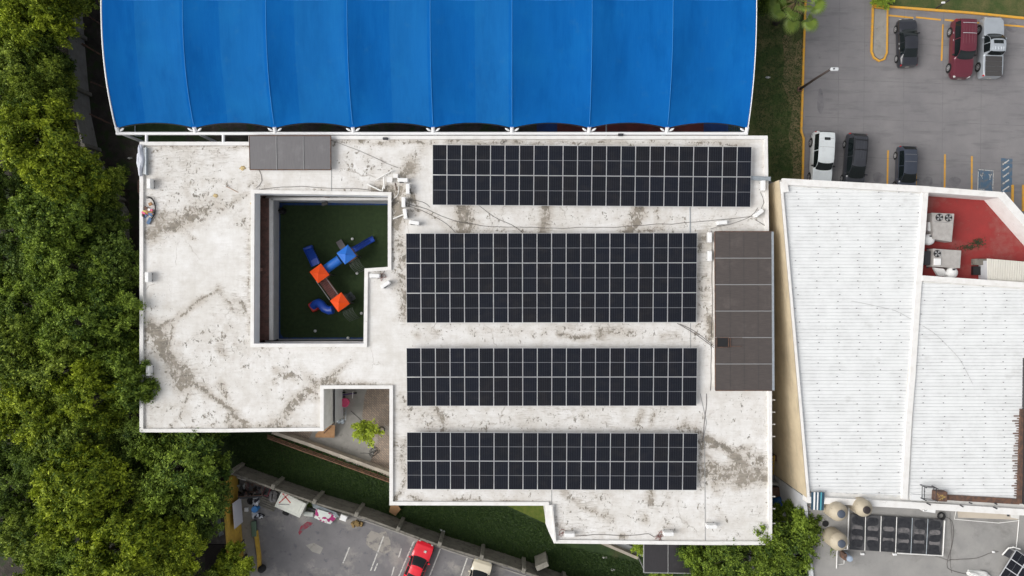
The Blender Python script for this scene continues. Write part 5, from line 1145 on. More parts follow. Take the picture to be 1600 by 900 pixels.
    for e in extras:
        if e == 'rails':
            for sg in (-1,1):
                q = MB(); q.tube([tp(Sc(s,sg*1.8)+Vector((0,0,.05))) for s in np.linspace(K['roof'][0]+.03,K['roof'][1]-.03,8)], .022, 6); q.build('roof_rail', M['black'], t)
        if e[:5] == 'cross':
            for s in (K['roof'][0]+.06, K['roof'][0]+.235):
                q = MB(); q.tube([tp(Sc(s,c)+Vector((0,0,.08))) for c in (-1.6,-.8,0,.8,1.6)], .025, 6); q.build('roof_bar', M['alu'] if e == 'cross_alu' else M['black'], t)
        if e == 'sunroof': patch('sunroof', .005, .065, -1.0, 1.0, M['glass'], off=.014, ns=3, nc=6)
        if e == 'sunroof_rear': patch('roof_hatch', -.36, -.31, -.6, .6, M['glass'], off=.014, ns=3, nc=6)
        if e == 'tonneau':
            for k in range(4): lbox('bed_cover', (L*(-.455+k*.083), 0, 1.125), (L*.079, W*.80, .04), mat('grey_bed_cover', (.055,.052,.052), .7) if k == 0 else bpy.data.materials['grey_bed_cover'])
        if e == 'hood_mark': lbox('hood_sticker', (L*.33, -W*.12, .86), (.2,.22,.006), M['linewhite'])
        if e == 'seams':
            for s in (K['roof'][0]+.1, K['roof'][0]+.25): 
                q = MB(); q.tube([tp(Sc(s,c)+Vector((0,0,.005))) for c in (-1.7,-.8,0,.8,1.7)], .012, 4); q.build('roof_seam', M['seal'], t)
        if e == 'ribs':
            for c in (-1.2,-.6,0,.6,1.2):
                q = MB(); q.tube([tp(Sc(s,c)+Vector((0,0,.0))) for s in np.linspace(K['roof'][0]+.02,K['roof'][1]-.12,8)], .012, 4); q.build('roof_rib', pm, t)
    return t
UP, DN = R(90), R(-90)
vehicle('parked_car','sedan','black sedan parked nose up beside the orange planting island','car',34.72,21.55,UP+R(1.5),4.2,1.62,M['p_black'])
vehicle('parked_suv','suv','maroon sport utility vehicle with silver roof bars parked nose down','suv',39.45,20.95,DN+R(-2),5.1,1.78,M['p_maroon'],('cross_alu','ribs'))
vehicle('parked_pickup','pickup','silver pickup truck with a grey bed cover next to the maroon vehicle','pickup truck',42.05,21.1,UP+R(-1.5),5.3,1.82,M['p_silver'],('sunroof','tonneau','ribs'))
vehicle('parked_suv','suv','white boxy sport utility vehicle nearest the orange kerb, nose hidden by the hall','suv',27.15,11.25,DN+R(-3),4.9,1.75,M['p_white'],('sunroof_rear','seams'))
vehicle('parked_minivan','van','charcoal minivan with black roof rails parked beside the white vehicle','minivan',30.1,11.1,DN+R(-4.5),4.9,1.72,M['p_grey'],('rails','cross_black','ribs'))
vehicle('parked_car','hatch','dark slate hatchback between two orange bay lines next to the hall','car',34.62,10.35,DN+R(-2),4.2,1.62,M['p_darkgrey'],('seams',))
vehicle('parked_car','coupe','bright red coupe with a pale patch on its hood in the lower car park','car',-8.3,-24.35,R(69),4.3,1.66,M['p_red'],('hood_mark',))
vehicle('parked_car','hatch','cream car half cut off by the bottom picture edge','car',-3.05,-25.8,R(73),4.0,1.75,M['p_cream'])
# ================================================================ PLAYGROUND
th = R(36.6); pa = Vector((math.cos(th), math.sin(th), 0)); pb = Vector((-math.sin(th), math.cos(th), 0))
O1, B1, O2 = P(497.5,427,2.9), P(540,397.5,3.0), P(529.5,472.3,2.7)
pg = thing('playground_set', (O1.x, O1.y, 0), 'plastic playground set with two orange roofs and one blue roof on dark turf', 'playground')
def tower(c, ztop, m, zdeck):
    s = .60
    r = MB(); e = [(c+pa*s*i+pb*s*j).xy for i,j in ((-1,-1),(1,-1),(1,1),(-1,1))]
    r.add([(p.x,p.y,ztop-.32) for p in e]+[(c.x,c.y,ztop+.03)]+[(p.x,p.y,ztop-.42) for p in e], [(0,1,4),(1,2,4),(2,3,4),(3,0,4),(0,5,6,1),(1,6,7,2),(2,7,8,3),(3,8,5,0),(8,7,6,5)])
    r.build('roof', m, pg)
    k = MB(); k.lathe((c.x,c.y,ztop-.02), [(.07,0),(.07,.08),(.02,.13)], 10); k.build('finial', m, pg)
    for i,j in ((-1,-1),(1,-1),(1,1),(-1,1)): q = c+pa*s*.82*i+pb*s*.82*j; MB().cyl((q.x,q.y,0), .045, ztop-.35, 10).build('post', M['darkmetal'], pg)
    MB().box((c.x,c.y,zdeck), (1.05,1.05,.06), th).build('platform', M['rust'], pg)
tower(O1,2.9,M['orange'],1.3); tower(B1,3.0,M['bluelight'],1.3); tower(O2,2.7,M['orange'],1.2)
def trough(path, wd, m, name, rim=.14):
    """open slide: a U section swept along the path"""
    path = [Vector(p) for p in path]; mb = MB(); sec = [(-.5,1),(-.47,1.1),(-.40,.15),(-.2,0),(.2,0),(.40,.15),(.47,1.1),(.5,1),(.5,-.2),(-.5,-.2)]; n = len(sec)
    for i, p in enumerate(path):
        d = path[min(i+1,len(path)-1)]-path[max(i-1,0)]; d.z = 0; d.normalize(); s_ = Vector((-d.y,d.x,0))
        mb.v += [tuple(p+s_*a*wd+Vector((0,0,b*rim))) for a,b in sec]
    for i in range(len(path)-1):
        for k in range(n): j = (k+1)%n; mb.f.append((i*n+k,i*n+j,(i+1)*n+j,(i+1)*n+k)); mb.m.append(0)
    mb.f += [tuple(range(n)), tuple(range(len(path)*n-1,(len(path)-1)*n-1,-1))]; mb.m += [0,0]
    return mb.build(name, m, pg)
trough([P(494,414,1.3),P(490,405,1.25),P(487,399,.9),P(484,393,.5),P(482,389,.3),P(481,386,.28)], .80, M['blueplastic'], 'slide', .2)
MB().bbox(P(481.5,387.5,.3), (.85,.3,.3), R(20), 0, .08).build('slide_end', M['blueplastic'], pg)
trough([P(549,392,1.3),P(556,389,1.25),P(563,385,1.0),P(571,380,.6),P(578,376,.32),P(584,373,.26)], .52, M['blueplastic'], 'slide', .2)
MB().tube([P(510,420,1.75),P(517,415,1.8),P(524,410,1.8),P(531,405,1.8)], .40, 20).build('crawl_tube', M['bluelight'], pg, smooth=True, angle=50)
a_, b_ = P(503,435,1.3), P(524,464,1.2); ax = (b_-a_).normalized(); sd_ = Vector((-ax.y,ax.x,0))
for k in range(11): c = a_.lerp(b_, (k+.5)/11); MB().box((c.x,c.y,c.z), (.155,.78,.05), math.atan2(ax.y,ax.x)).build('bridge_board', mat('bridge_board', (.20,.075,.065), .8, (.15,.06,.055), 3, 5) if k == 0 else bpy.data.materials['bridge_board'], pg)
for s_ in (-.42,.42): MB().tube([a_+sd_*s_+Vector((0,0,.6)), b_+sd_*s_+Vector((0,0,.6))], .03, 6).build('handrail', M['seal'], pg)
path = [P(520,484,1.5),P(514,485,1.45),P(507,482,1.35),P(502,476,1.15),P(498,473,.95),P(493,475,.7),P(489.5,479,.55)]
MB().tube(path, .37, 18).build('tube_slide', M['blueplastic'], pg, smooth=True, angle=50)
q0 = P(490,479,.5); MB().bbox((q0.x,q0.y,.38), (.62,.85,.72), R(34), 0, .08).build('slide_mouth', M['redplastic'], pg)
q0 = P(532,383,.6)
for k in range(4): c = P(535-1.6*k,386-2.6*k,1.0-.26*k); MB().box((c.x,c.y,c.z), (.55,.26,.06), R(30)).build('step', mat('grey_step', (.13,.12,.13), .8) if k == 0 else bpy.data.materials['grey_step'], pg)
g_ = np.random.default_rng(5)
for k in range(9): c = P(547+g_.normal(0,2.6),463+g_.normal(0,2.2),.9); MB().bbox((c.x,c.y,c.z*.7), (.22,.18,.1), g_.random()*3).build('climbing_hold', mat('grey_hold', (.07,.08,.085), .8) if k == 0 else bpy.data.materials['grey_hold'], pg)
c = P(546,465,.6); MB().box((c.x,c.y,.5), (.8,.75,.05), th).build('climbing_wall', bpy.data.materials['grey_hold'], pg)
def ladder_arch(u, v, du, dv, name):
    a = P(u,v,1.25); b = P(u+du,v+dv,.05); d = (b-a); d.z = 0; d.normalize(); s_ = Vector((-d.y,d.x,0)); mb = MB(); arc = [a.lerp(b,t)+Vector((0,0,.55*math.sin(math.pi*t))) for t in np.linspace(0,1,9)]
    for o in (-.45,-.15,.15,.45): mb.tube([p+s_*o for p in arc], .018, 6)
    for p in arc[::1]: mb.tube([p-s_*.45, p+s_*.45], .018, 6)
    mb.build(name, M['greybar'], pg)
M['greybar'] = mat('grey_bar', (.11,.13,.11), .7)
ladder_arch(553,408,12,16,'climbing_ladder'); ladder_arch(543,484,11,15,'climbing_ladder')
for u, v in ((551,373.5),(558,427),(565,489.5),(493,517),(544,528)): 
    tag(MB().lathe(P(u,v,0), [(.05,0),(.12,.06),(.13,.12),(.08,.2),(.01,.23)], 12).build('toy_ball', M['white'], smooth=True), {551:'white ball above the blue playground roof',558:'tiny white ball below the upper climbing ladder',565:'tiny pale ball right of the lower climbing ladder',493:'tiny pale ball near the bottom of the turf',544:'white object on the blue edging at the south of the turf'}[u], 'ball')
blob(442,330,.01,.35,.3,.5,M['black'],'dark bundle in the north-west corner of the turf','bundle','dark_bundle',6)

# ================================================================ PATIO
p = P(539,629,.4); t = thing('pink_stool', (p.x,p.y,0), 'round pink plastic tub stool in the patio corner', 'stool'); MB().lathe((p.x,p.y,0), [(.34,0),(.38,.45),(.40,.5),(.30,.52),(.26,.46),(.05,.46)], 24).build('seat', M['pink'], t, smooth=True, angle=40)
t = thing('tricycle', P(545,617,0), 'small dark tricycle with purple bars behind the pink stool', 'tricycle'); c = P(545,617,.3)
MB().tube([c+Vector((-.5,.0,.05)), c+Vector((0,.1,.25)), c+Vector((.5,.15,.1))], .06, 8).build('frame', mat('purple_frame', (.08,.04,.14), .4), t)
for dx, dy in ((-.5,.2),(-.5,-.2),(.5,.15)): MB().tube([c+Vector((dx,dy-.05,-.1)), c+Vector((dx,dy+.05,-.1))], .18, 14).build('wheel', M['rubber'], t)
MB().tube([c+Vector((.4,-.25,.4)), c+Vector((.45,.35,.4))], .03, 6).build('handlebar', M['white'], t)
t = thing('hand_trolley', P(538,648,0), 'thin grey metal hand trolley lying on the patio', 'trolley'); f = MB()
for a, b in (((535,637),(534.5,656)),((541,637),(540,656)),((535,637),(541,637)),((532,656),(541,656)),((533,645),(541,645))): f.tube([P(*a,.15), P(*b,.15)], .025, 6)
f.build('frame', M['galv'], t)
for u in (529.5,535.5): MB().lathe(P(u,659,0), [(.05,0),(.17,.03),(.17,.12),(.05,.15)], 14).build('pot', M['galv'], t)
t = thing('cardboard_sheets', P(510,674,0), 'orange-brown cardboard sheets leaning at the patio corner', 'cardboard'); 
MB().add([P(493,683.5,.3),P(522.5,684,.3),P(523.5,665,.9),P(508,664,1.1),P(493,679,.5)]+[x-Vector((0,0,.03)) for x in [P(493,683.5,.3),P(522.5,684,.3),P(523.5,665,.9),P(508,664,1.1),P(493,679,.5)]], [(0,1,2,3,4),(9,8,7,6,5),(0,5,6,1),(1,6,7,2),(2,7,8,3),(3,8,9,4),(4,9,5,0)]).build('sheet', M['cardboard'], t)
MB().tube([P(506,677,1.4), P(534,650,.2)], .045, 6).build('pole', M['rust'], t)
def ring_hose(u, v, r_, z, m, label, name='hose'):
    p = P(u,v,z); mb = MB()
    for k in range(3): mb.tube([(p.x+(r_+.03*k)*math.cos(t_), p.y+(r_*.9+.03*k)*math.sin(t_), z+.03+.03*k) for t_ in np.linspace(0,6.28,22)], .02, 5)
    return tag(mb.build(name, m), label, 'hose')
ring_hose(596.5,671,.22,.02,M['rubber'],'small dark hose coil on the brick paving right of the young tree')
tangle(585,706,.02,.5,44,M['rubber'],'tangled dark hose on the brick paving below the young tree','hose_tangle',12)
roof_cable([(548,642),(556,649),(564,656),(568,664)], 0, .018, 'rubber', 'thin hose leading to the young tree', .01, 'garden_hose'); roof_cable([(563,708),(575,708),(584,712)], 0, .018, 'rubber', 'hose tail trailing left of the tangle', .02, 'garden_hose')
# patio wall with brown rails
pw = thing('patio_wall', P(520,712,0), 'low cream wall with rust-brown rails running diagonally from the west wing under the south wing', 'wall')
strip(MB(), [(425,675.5),(480,694),(530,712),(612,742),(680,769)], .28, 0, 1.0, 1.0).build('wall', mat('cream_wall', (.44,.39,.32), .9, (.34,.30,.25), 1.5, 7, coords='World'), pw)
for k, dd in enumerate((4.6, 7.2, 9.6)): strip(MB(), [(418,675+dd),(475,696+dd),(530,715.5+dd),(612,745+dd)], .08, 1.0+.16*k, 1.07+.16*k, 1.0+.16*k).build('rail', mat('rust_rail', (.20,.10,.055), .8, (.12,.06,.04), 4, 5) if k == 0 else bpy.data.materials['rust_rail'], pw)
for k in range(18): f_ = k/17; p = P(424+f_*186, 683+f_*67, 1.1); MB().box((p.x,p.y,.7), (.05,.05,1.4)).build('baluster', bpy.data.materials['rust_rail'], pw)
pw2 = thing('garden_wall', P(975,862,0), 'thin cream wall running diagonally to the entrance canopy at the bottom', 'wall')
strip(MB(), [(930,844),(997,872.5)], .24, 0, 1.0, 1.0).build('wall', bpy.data.materials['cream_wall'], pw2); strip(MB(), [(940,841),(1012,868)], .5, 0, .25, .25).build('planter_edge', M['greywall'], pw2)
struct('planting_bed', MB().sheet(pts([(950,846),(995,846),(995,866)]), .02), M['soil'])
p = P(618,796,.5); tag(MB().add([P(608,800,.4),P(618,806,.2),P(626,796,.5),P(622,790,.7),P(610,790,.7)]+[x-Vector((0,0,.04)) for x in [P(608,800,.4),P(618,806,.2),P(626,796,.5),P(622,790,.7),P(610,790,.7)]], [(4,3,2,1,0),(5,6,7,8,9),(0,1,6,5),(1,2,7,6),(2,3,8,7),(3,4,9,8),(4,0,5,9)]).build('cardboard_piece', M['cardboard']), 'torn cardboard piece on the grass under the south-west corner of the south wing', 'cardboard')

# ================================================================ PERIMETER WALLS
def panelwall(line, h, label, posts, side=1, mw='oldconcrete', thick=.14):
    L = [P(u,v,0) for u,v in line]; mid = L[len(L)//2]; t = thing('perimeter_wall', mid, label, 'wall'); mb = MB()
    for i in range(len(L)-1):
        a, b = L[i], L[i+1]; d = (b-a).normalized(); n_ = Vector((-d.y,d.x,0))*side; c = (a+b)/2; rz = math.atan2(d.y,d.x); ln = (b-a).length
        for k in range(4): mb.box((c.x,c.y,h*(k+.5)/4), (ln+.02,thick+(.03 if k%2 else 0),h/4-.015), rz)
        mb.box((c.x,c.y,h*.5), (ln,thick*.6,h*.99), rz)
    mb.build('wall', M[mw], t)
    lens = [(L[i+1]-L[i]).length for i in range(len(L)-1)]; tot = sum(lens)
    def at(s):
        for i, l_ in enumerate(lens):
            if s <= l_ or i == len(lens)-1: return L[i].lerp(L[i+1], s/l_), (L[i+1]-L[i]).normalized()
            s -= l_
    k = 0; s = .3
    while s < tot:
        p, d = at(s); n_ = Vector((-d.y,d.x,0))*side; q = MB(); c = p+n_*.12
        q.bbox((c.x,c.y,(h+.08)/2), (.34,.42,h+.08), math.atan2(d.y,d.x), 0, .04); q.build('post', M['postconc'], t); s += posts
    return t
M['postconc'] = layer(mat('post_concrete', (.24,.225,.19), .9, (.17,.16,.135), 2, 7, coords='World'), (.08,.075,.06), 3, .6, .7, strength=.5)
panelwall([(374,726),(444,751),(513,775),(583,796),(647,820),(700,839),(790,866),(868,893),(1000,945)], 2.7, 'weathered concrete panel wall with posts dividing the lower car park from the grass', 3.75)
MB_ = strip(MB(), [(838,889),(856,881)], .42, 0, 2.5, 2.5); tag(MB_.build('wall_stub', M['postconc']), 'short concrete wall stub branching off the panel wall', 'wall')
strip(MB(), [(376,748),(444,772),(513,797),(583,818),(647,841),(700,860),(868,915)], .10, .004, .06, 0).build('wall_footing', M['concrete'], low_o)
pwl = panelwall([(118,-120),(126,0),(133,90),(141,180),(156,250),(200,330),(205,520)], 2.4, 'pale concrete boundary wall running down between the trees and the blue canopy', 5.0, 1, 'concrete')
for (u0,v0,u1,v1) in ((131,20,160,40),(128,68,168,92),(142,128,172,140),(140,178,178,196)):
    MB().tube([P(u0,v0,2.3), P(u1,v1,.1)], .07, 6).build('slanted_bar', M['rust'], pwl)  # dark bars slanting from the wall top to the ground
# yellow walls and kerbs at the west end of the lower car park
yb = thing('yellow_wall', P(376,800,0), 'tall mustard-yellow wall with a white board at the west end of the lower car park', 'wall')
a, b = P(371,738,0), P(381,868,0); d = (b-a).normalized(); rz = math.atan2(d.y,d.x); c = (a+b)/2
MB().box((c.x-.10,c.y,1.55), ((b-a).length,.2,3.1), rz).build('wall', M['yellow'], yb)
x0, x1 = P(373.5,779,1.1), P(376.5,818,1.1); cc = (x0+x1)/2; 
MB().box((P(370,798,1.6).x+.08, cc.y, 1.6), ((x1-x0).length,.05,1.9), rz).build('board', mat('pale_board', (.55,.55,.60), .6), yb)
MB().box((P(378,853,1.2).x+.02, P(378,853,1.2).y, 1.3), (.8,.06,1.3), rz).build('barred_window', M['darkmetal'], yb)
for k in range(5): 
    y = P(378,853,1.2).y-.32+.16*k; MB().box((P(378,853,1.2).x+.07, y, 1.3), (.03,.03,1.3)).build('window_bar', M['seal'], yb)
tag(strip(MB(), [(399,830),(404,868),(405,892)], .28, 0, .35, .3).build('kerb_wall', M['yellow']), 'low yellow kerb wall below the green bench', 'kerb wall')
sd1 = thing('lean_to_shed', P(345,830,0), 'dark lean-to roof left of the yellow wall carrying steel pipes', 'shed')
MB().prism([P(u,v,2.4).xy for u,v in ((330,790),(352,790),(361,850),(322,850))], 0, 2.4).build('roof', mat('shed_roof', (.14,.125,.115), .9, (.09,.08,.075), 2, 6, coords='World'), sd1)
MB().prism([P(u,v,2.2).xy for u,v in ((322,851),(361,851),(365,912),(318,912))], 0, 2.2).build('roof', mat('shed_dark_roof', (.035,.027,.025), .8), sd1)
for k in range(4): tag(MB().tube([P(337+2.2*k,808+1*k,2.5), P(343.5+1.9*k,838-1.0*k,2.5)], .045, 6).build('steel_pipe', M['galv']), ['leftmost pale pipe on the lean-to roof','second pale pipe from the left on the lean-to roof','third pale pipe from the left on the lean-to roof','pale pipe closest to the yellow wall on the lean-to roof'][k], 'pipe', 'pale steel pipes lying side by side on the lean-to roof')

# ================================================================ CLUTTER OF THE LOWER CAR PARK
t = thing('tarpaulin_shelter', P(392,763,0), 'dark tarpaulin shelter full of scrap in the wall corner', 'shelter')
q = [P(370,747,1.9),P(392,752,1.9),P(408,760,1.9),P(410,774,1.6),P(372,776,1.5)]
MB().tube([P(370,746,1.9), P(384,750,1.95)], .07, 5).build('white_batten', M['linewhite'], t)
for x in q: MB().cyl((x.x,x.y,0), .04, x.z, 6).build('post', M['darkmetal'], t)
for i_ in range(4): MB().tube([q[i_],q[(i_+1)%5]], .03, 5).build('beam', M['rust'], t)
heap(391,765,.01,(('scrap',M['black'],12),('carton',M['rust'],8),('rag',mat('dull_rag', (.13,.08,.08), .9),7),('tin',M['galv'],3),('sack',mat('dull_sack', (.22,.2,.18), .9),4)),'dark heap of scrap and cartons under the shelter frame','scrap_heap','scrap heap',(.95,.55),21)
MBx = MB(); qq = [P(371,777,1.3),P(410,774,1.4),P(409,777,.9),P(371,780,.9)]; tag(MBx.add(qq+[x-Vector((0,0,.03)) for x in qq], [(3,2,1,0),(4,5,6,7),(0,1,5,4),(1,2,6,5),(2,3,7,6),(3,0,4,7)]).build('dark_plank', M['darkmetal']), 'dark plank along the lower side of the scrap shelter', 'plank')
p = P(399,795,.5); t = thing('blue_drum', (p.x,p.y,0), 'round bright blue lid of a drum beside the green bench', 'drum'); MB().lathe((p.x,p.y,0), [(.26,0),(.28,.7),(.27,.75),(.22,.74),(.02,.73)], 20).build('body', mat('bright_blue', (.04,.22,.55), .4), t, smooth=True, angle=40)
t = thing('fabric_bundle', P(400,804,0), 'black and white patterned fabric spread below the blue drum', 'fabric'); pat = mat('patterned_fabric', (.66,.68,.72), .9, (.02,.02,.03), 3.5, 2, coords='World', lo=.5, hi=.52)
for k, cs in enumerate(([(393,799),(400,801),(411,808),(408,811),(402,809),(394,811)],[(395,777),(405,775),(402,792),(394,790)])):
    pm2 = [P(u,v,.35+.1*((i*7)%3)) for i,(u,v) in enumerate(cs)]; n = len(pm2); cen = sum(pm2, Vector())/n+Vector((0,0,.25)); mb = MB(); mb.add([cen]+pm2+[Vector((x.x,x.y,.01)) for x in pm2], [(0,1+(i+1)%n,1+i) for i in range(n)]+[(1+i,1+(i+1)%n,1+n+(i+1)%n,1+n+i) for i in range(n)]); mb.build('cloth', pat, t)
p = P(397,826,.3); t = thing('green_bench', (p.x,p.y,0), 'long grey-green box bench against the yellow kerb wall', 'bench'); MB().bbox((p.x,p.y,.36), (.42,1.35,.2), R(3), 0, .05).build('seat', mat('sage_paint', (.10,.16,.11), .7), t); MB().box((p.x,p.y,.13), (.34,1.25,.26), R(3)).build('base', M['darkmetal'], t)
p = P(389,785,.6); tyre = MB().lathe((p.x,p.y,0), [(.18,0),(.32,.03),(.34,.12),(.32,.2),(.18,.23),(.17,.12)], 22); tag(tyre.build('old_tyre', M['rubber'], smooth=True), 'black tyre by the scrap shelter', 'tyre')
p = P(384.5,796.5,.2); tag(MB().bbox((p.x,p.y,.12), (.34,.36,.2)).build('white_bin', M['white']), 'white square bin on the footpath', 'bin')
def crate(u, v, sx, sy, h, rz, m, label, cat, name, z=0):
    p = P(u,v,h); t = thing(name, (p.x,p.y,z), label, cat); MB().bbox((p.x,p.y,z+h/2), (sx,sy,h), rz, 0, .05).build('body', m, t); return t
rc_ = R(-22)
t = crate(416,768,.55,.85,.6,rc_,mat('faded_red', (.22,.05,.06), .7),'faded red crate with dark inside between the shelter and the grey slab','crate','red_crate'); p = P(416,768,.62); MB().box((p.x,p.y,.605), (.4,.68,.02), rc_).build('inside', M['black'], t)
t = thing('grey_mattress', P(426,775,0), 'rounded greyish slab standing left of the white container', 'slab'); p = P(426,776,.5); MB().bbox((p.x,p.y,.4), (.7,1.05,.5), R(-5), 0, .2).build('cushion', mat('grey_slab', (.26,.25,.25), .9, (.2,.19,.19), 2, 6), t)
t = thing('pallet', P(422,788,0), 'grey wooden pallet lying below the red crate', 'pallet'); p = P(418,787,.1)
for k in range(5): c = p+Vector((math.cos(rc_+R(90)),math.sin(rc_+R(90)),0))*(k-2)*.2; MB().box((c.x,c.y,.12), (1.6,.14,.04), rc_).build('board', M['postconc'], t)
for k in (-1,0,1): c = p+Vector((math.cos(rc_),math.sin(rc_),0))*k*.7; MB().box((c.x,c.y,.05), (.1,.95,.09), rc_).build('bearer', M['postconc'], t)
# white container with a red cross
ct_ = [P(440,768,1.6),P(478.5,787,1.6),P(468,809,1.6),P(429,791.5,1.6)]; cen = sum(ct_, Vector())/4
t = thing('white_trailer', (cen.x,cen.y,0), 'white box trailer with a red cross taped on its roof', 'trailer')
fl = MB(); fl.prism([x.xy for x in ct_], .45, 1.6); fl.build('body', mat('cream_white', (.66,.67,.60), .6, (.58,.59,.53), 1.5, 6), t)
def ctp(a, b, dz=0): return ct_[0]*(1-a)*(1-b)+ct_[1]*a*(1-b)+ct_[2]*a*b+ct_[3]*(1-a)*b+Vector((0,0,dz))
for w_ in (.04,.13): MB().tube([ctp(w_,w_,.01),ctp(1-w_,w_,.01),ctp(1-w_,1-w_,.01),ctp(w_,1-w_,.01),ctp(w_,w_,.01)], .02, 4).build('roof_rim', M['whitewall'], t)
rd = mat('red_tape', (.45,.05,.04), .6)
for a, b in (((441.5,771),(454,786)),((450,773),(436,786))): 
    A, B = P(*a,1.615), P(*b,1.615); d = (B-A).normalized(); n_ = Vector((-d.y,d.x,0))*.05; MB().add([A+n_,A-n_,B-n_,B+n_], [(0,1,2,3)]).build('red_cross', rd, t)
A, B = P(435,788,1.63), P(452,788.5,1.63); MB().tube([A,B], .035, 5).build('rod', M['seal'], t)
for k in (.3,.7):
    x = ctp(k,1.0); x.z = .3; MB().tube([x+Vector((.05,-.05,0)), x+Vector((-.1,.1,0))], .28, 16).build('wheel', M['rubber'], t)
x = P(446,803,.3); MB().tube([x, x+Vector((.1,.22,0))], .3, 16).build('wheel', M['rubber'], t)
crate(482,803.5,.85,.42,.7,R(-8),mat('grey_white', (.50,.52,.48), .6),'narrow grey-white freezer right of the trailer','freezer','freezer')
t = thing('paint_table', P(508,802,0), 'pale table covered with plastic and magenta paint splashes', 'table'); mg = mat('magenta_splash', (.62,.66,.62), .7, (.34,.02,.14), 1.15, 3, coords='World', lo=.53, hi=.55)
qq = [P(494,795,.8),P(517,802,.75),P(526,809,.6),P(516,819,.5),P(505,816,.6),P(491,809,.7)]; n = 6; cen = sum(qq, Vector())/n+Vector((0,0,.12)); MB().add([cen]+qq+[Vector((x.x,x.y,x.z-.3)) for x in qq], [(0,1+(i+1)%n,1+i) for i in range(n)]+[(1+i,1+(i+1)%n,1+n+(i+1)%n,1+n+i) for i in range(n)]).build('cover', mg, t)
for x in (qq[0],qq[2],qq[3],qq[5]): MB().cyl((x.x,x.y,0), .03, x.z-.1, 6).build('leg', M['galv'], t)
crate(536.5,809.5,.62,.52,.6,R(-20),M['white'],'small square white box at the right end of the clutter','box','white_box')
crate(487,797,.85,.35,.5,rc_,M['darkmetal'],'dark box between trailer and paint table','box','dark_box')
for k in range(4): tag(MB().tube([P(487+k*.8,786.5+k*2.0,.5+.05*k), P(526+k*1.2,801.5+k*2,.5+.05*k)], .045, 6).build('pipe', M['galv']), ['nearest to the wall, grey pipe of the bundle on the ground','second grey pipe from the wall in the bundle','third grey pipe from the wall in the bundle','outermost grey pipe of the bundle, next to the paint table'][k], 'pipe', 'grey pipes bundled along the concrete wall')
weeds(480,784,.3,500,.35,.3,'bright green weeds between the trailer and the wall',9,.5); bpy.data.objects['weeds.002'].data.materials.clear(); bpy.data.objects['weeds.002'].data.materials.append(M['palmleaf'])
heap(556,817,.01,(('leaf_pile',mat('leaf_litter', (.22,.15,.06), .95),9),),'little pile of brown leaf litter at the foot of the wall','litter_pile','litter pile',(.5,.18),31)
for k, (u, v) in enumerate(((404,762),(412,755))): pass
p = P(409,889,.3); tag(MB().lathe((p.x,p.y,0), [(.3,0),(.33,.1),(.3,.5),(.1,.55)], 18).build('dark_drum', M['rubber'], smooth=True), 'dark round drum at the very bottom left of the lower car park', 'drum')
for u, v, lab in ((691,829,'pale scrap strip lying on the grass beside the concrete wall'),): tag(MB().box(P(u,v,.05), (.55,.12,.05), R(-20)).build('litter', M['white']), lab, 'litter')
for u, v, lab in ((945,871,'upper white scrap on the dark grass near the garden wall'),(957,890,'lower white scrap on the dark grass near the garden wall'),(1200,121,'white scrap on the lawn right of the canopy'),(203,247,'white scrap on the ground left of the school')): blob(u,v,.01,.22,.1,.1,M['linewhite'],lab,'litter','litter',u)

# ================================================================ GRASS TUFTS
def tufts(name, poly, n, size, seed, m, label, dens=None, gh=.14):
    g_ = np.random.default_rng(seed); P2 = np.array([P(u,v,0).xy for u,v in poly]); lo, hi = P2.min(0), P2.max(0); X = g_.random((n*3,2))*(hi-lo)+lo
    ins = np.zeros(len(X), bool); j = len(P2)-1
    for i in range(len(P2)):
        c = ((P2[i,1] > X[:,1]) != (P2[j,1] > X[:,1])) & (X[:,0] < (P2[j,0]-P2[i,0])*(X[:,1]-P2[i,1])/(P2[j,1]-P2[i,1]+1e-9)+P2[i,0]); ins ^= c; j = i
    X = X[ins][:n]; n = len(X); a = g_.random(n)*6.283; l_ = size*(.5+g_.random(n)); hh = gh*(.4+g_.random(n)); d = np.column_stack([np.cos(a),np.sin(a)]); s_ = np.column_stack([-d[:,1],d[:,0]])*size*.16
    z0 = np.full((n,1),.01); v0 = np.hstack([X,z0]); v1 = np.hstack([X+d*l_[:,None]*.5+s_, hh[:,None]*.8]); v2 = np.hstack([X+d*l_[:,None], hh[:,None]]); v3 = np.hstack([X+d*l_[:,None]*.5-s_, hh[:,None]*.8])
    V = np.stack([v0,v1,v2,v3],1).reshape(-1,3); me = bpy.data.meshes.new(name); me.vertices.add(4*n); me.vertices.foreach_set('co', V.ravel()); me.loops.add(4*n); me.loops.foreach_set('vertex_index', np.arange(4*n)); me.polygons.add(n); me.polygons.foreach_set('loop_start', np.arange(0,4*n,4)); me.polygons.foreach_set('loop_total', np.full(n,4))
    tone = np.repeat(np.clip(g_.normal(.35,.25,n),0,1),4); me.attributes.new('tone','FLOAT','POINT').data.foreach_set('value', tone.astype(np.float32)); me.update(); me.materials.append(m)
    o = bpy.data.objects.new(name, me); C.objects.link(o); return tag(o, label, 'grass', kind='stuff')
M['blade'] = leafmat('grass_blades', (.024,.052,.013), (.065,.11,.024))
tufts('grass_tufts', [(345,676),(430,678),(600,742),(612,788),(785,791),(862,824),(866,850),(1000,880),(1010,905),(880,905),(560,785),(375,728)], 34000, .20, 1, M['blade'], 'dark unmown grass between the school and the concrete wall')
tufts('grass_tufts', [(1178,0),(1258,0),(1252,205),(1254,275),(1204,275),(1204,212),(1178,212)], 5000, .16, 2, M['blade'], 'short grass of the lawn beside the car park', gh=.06)

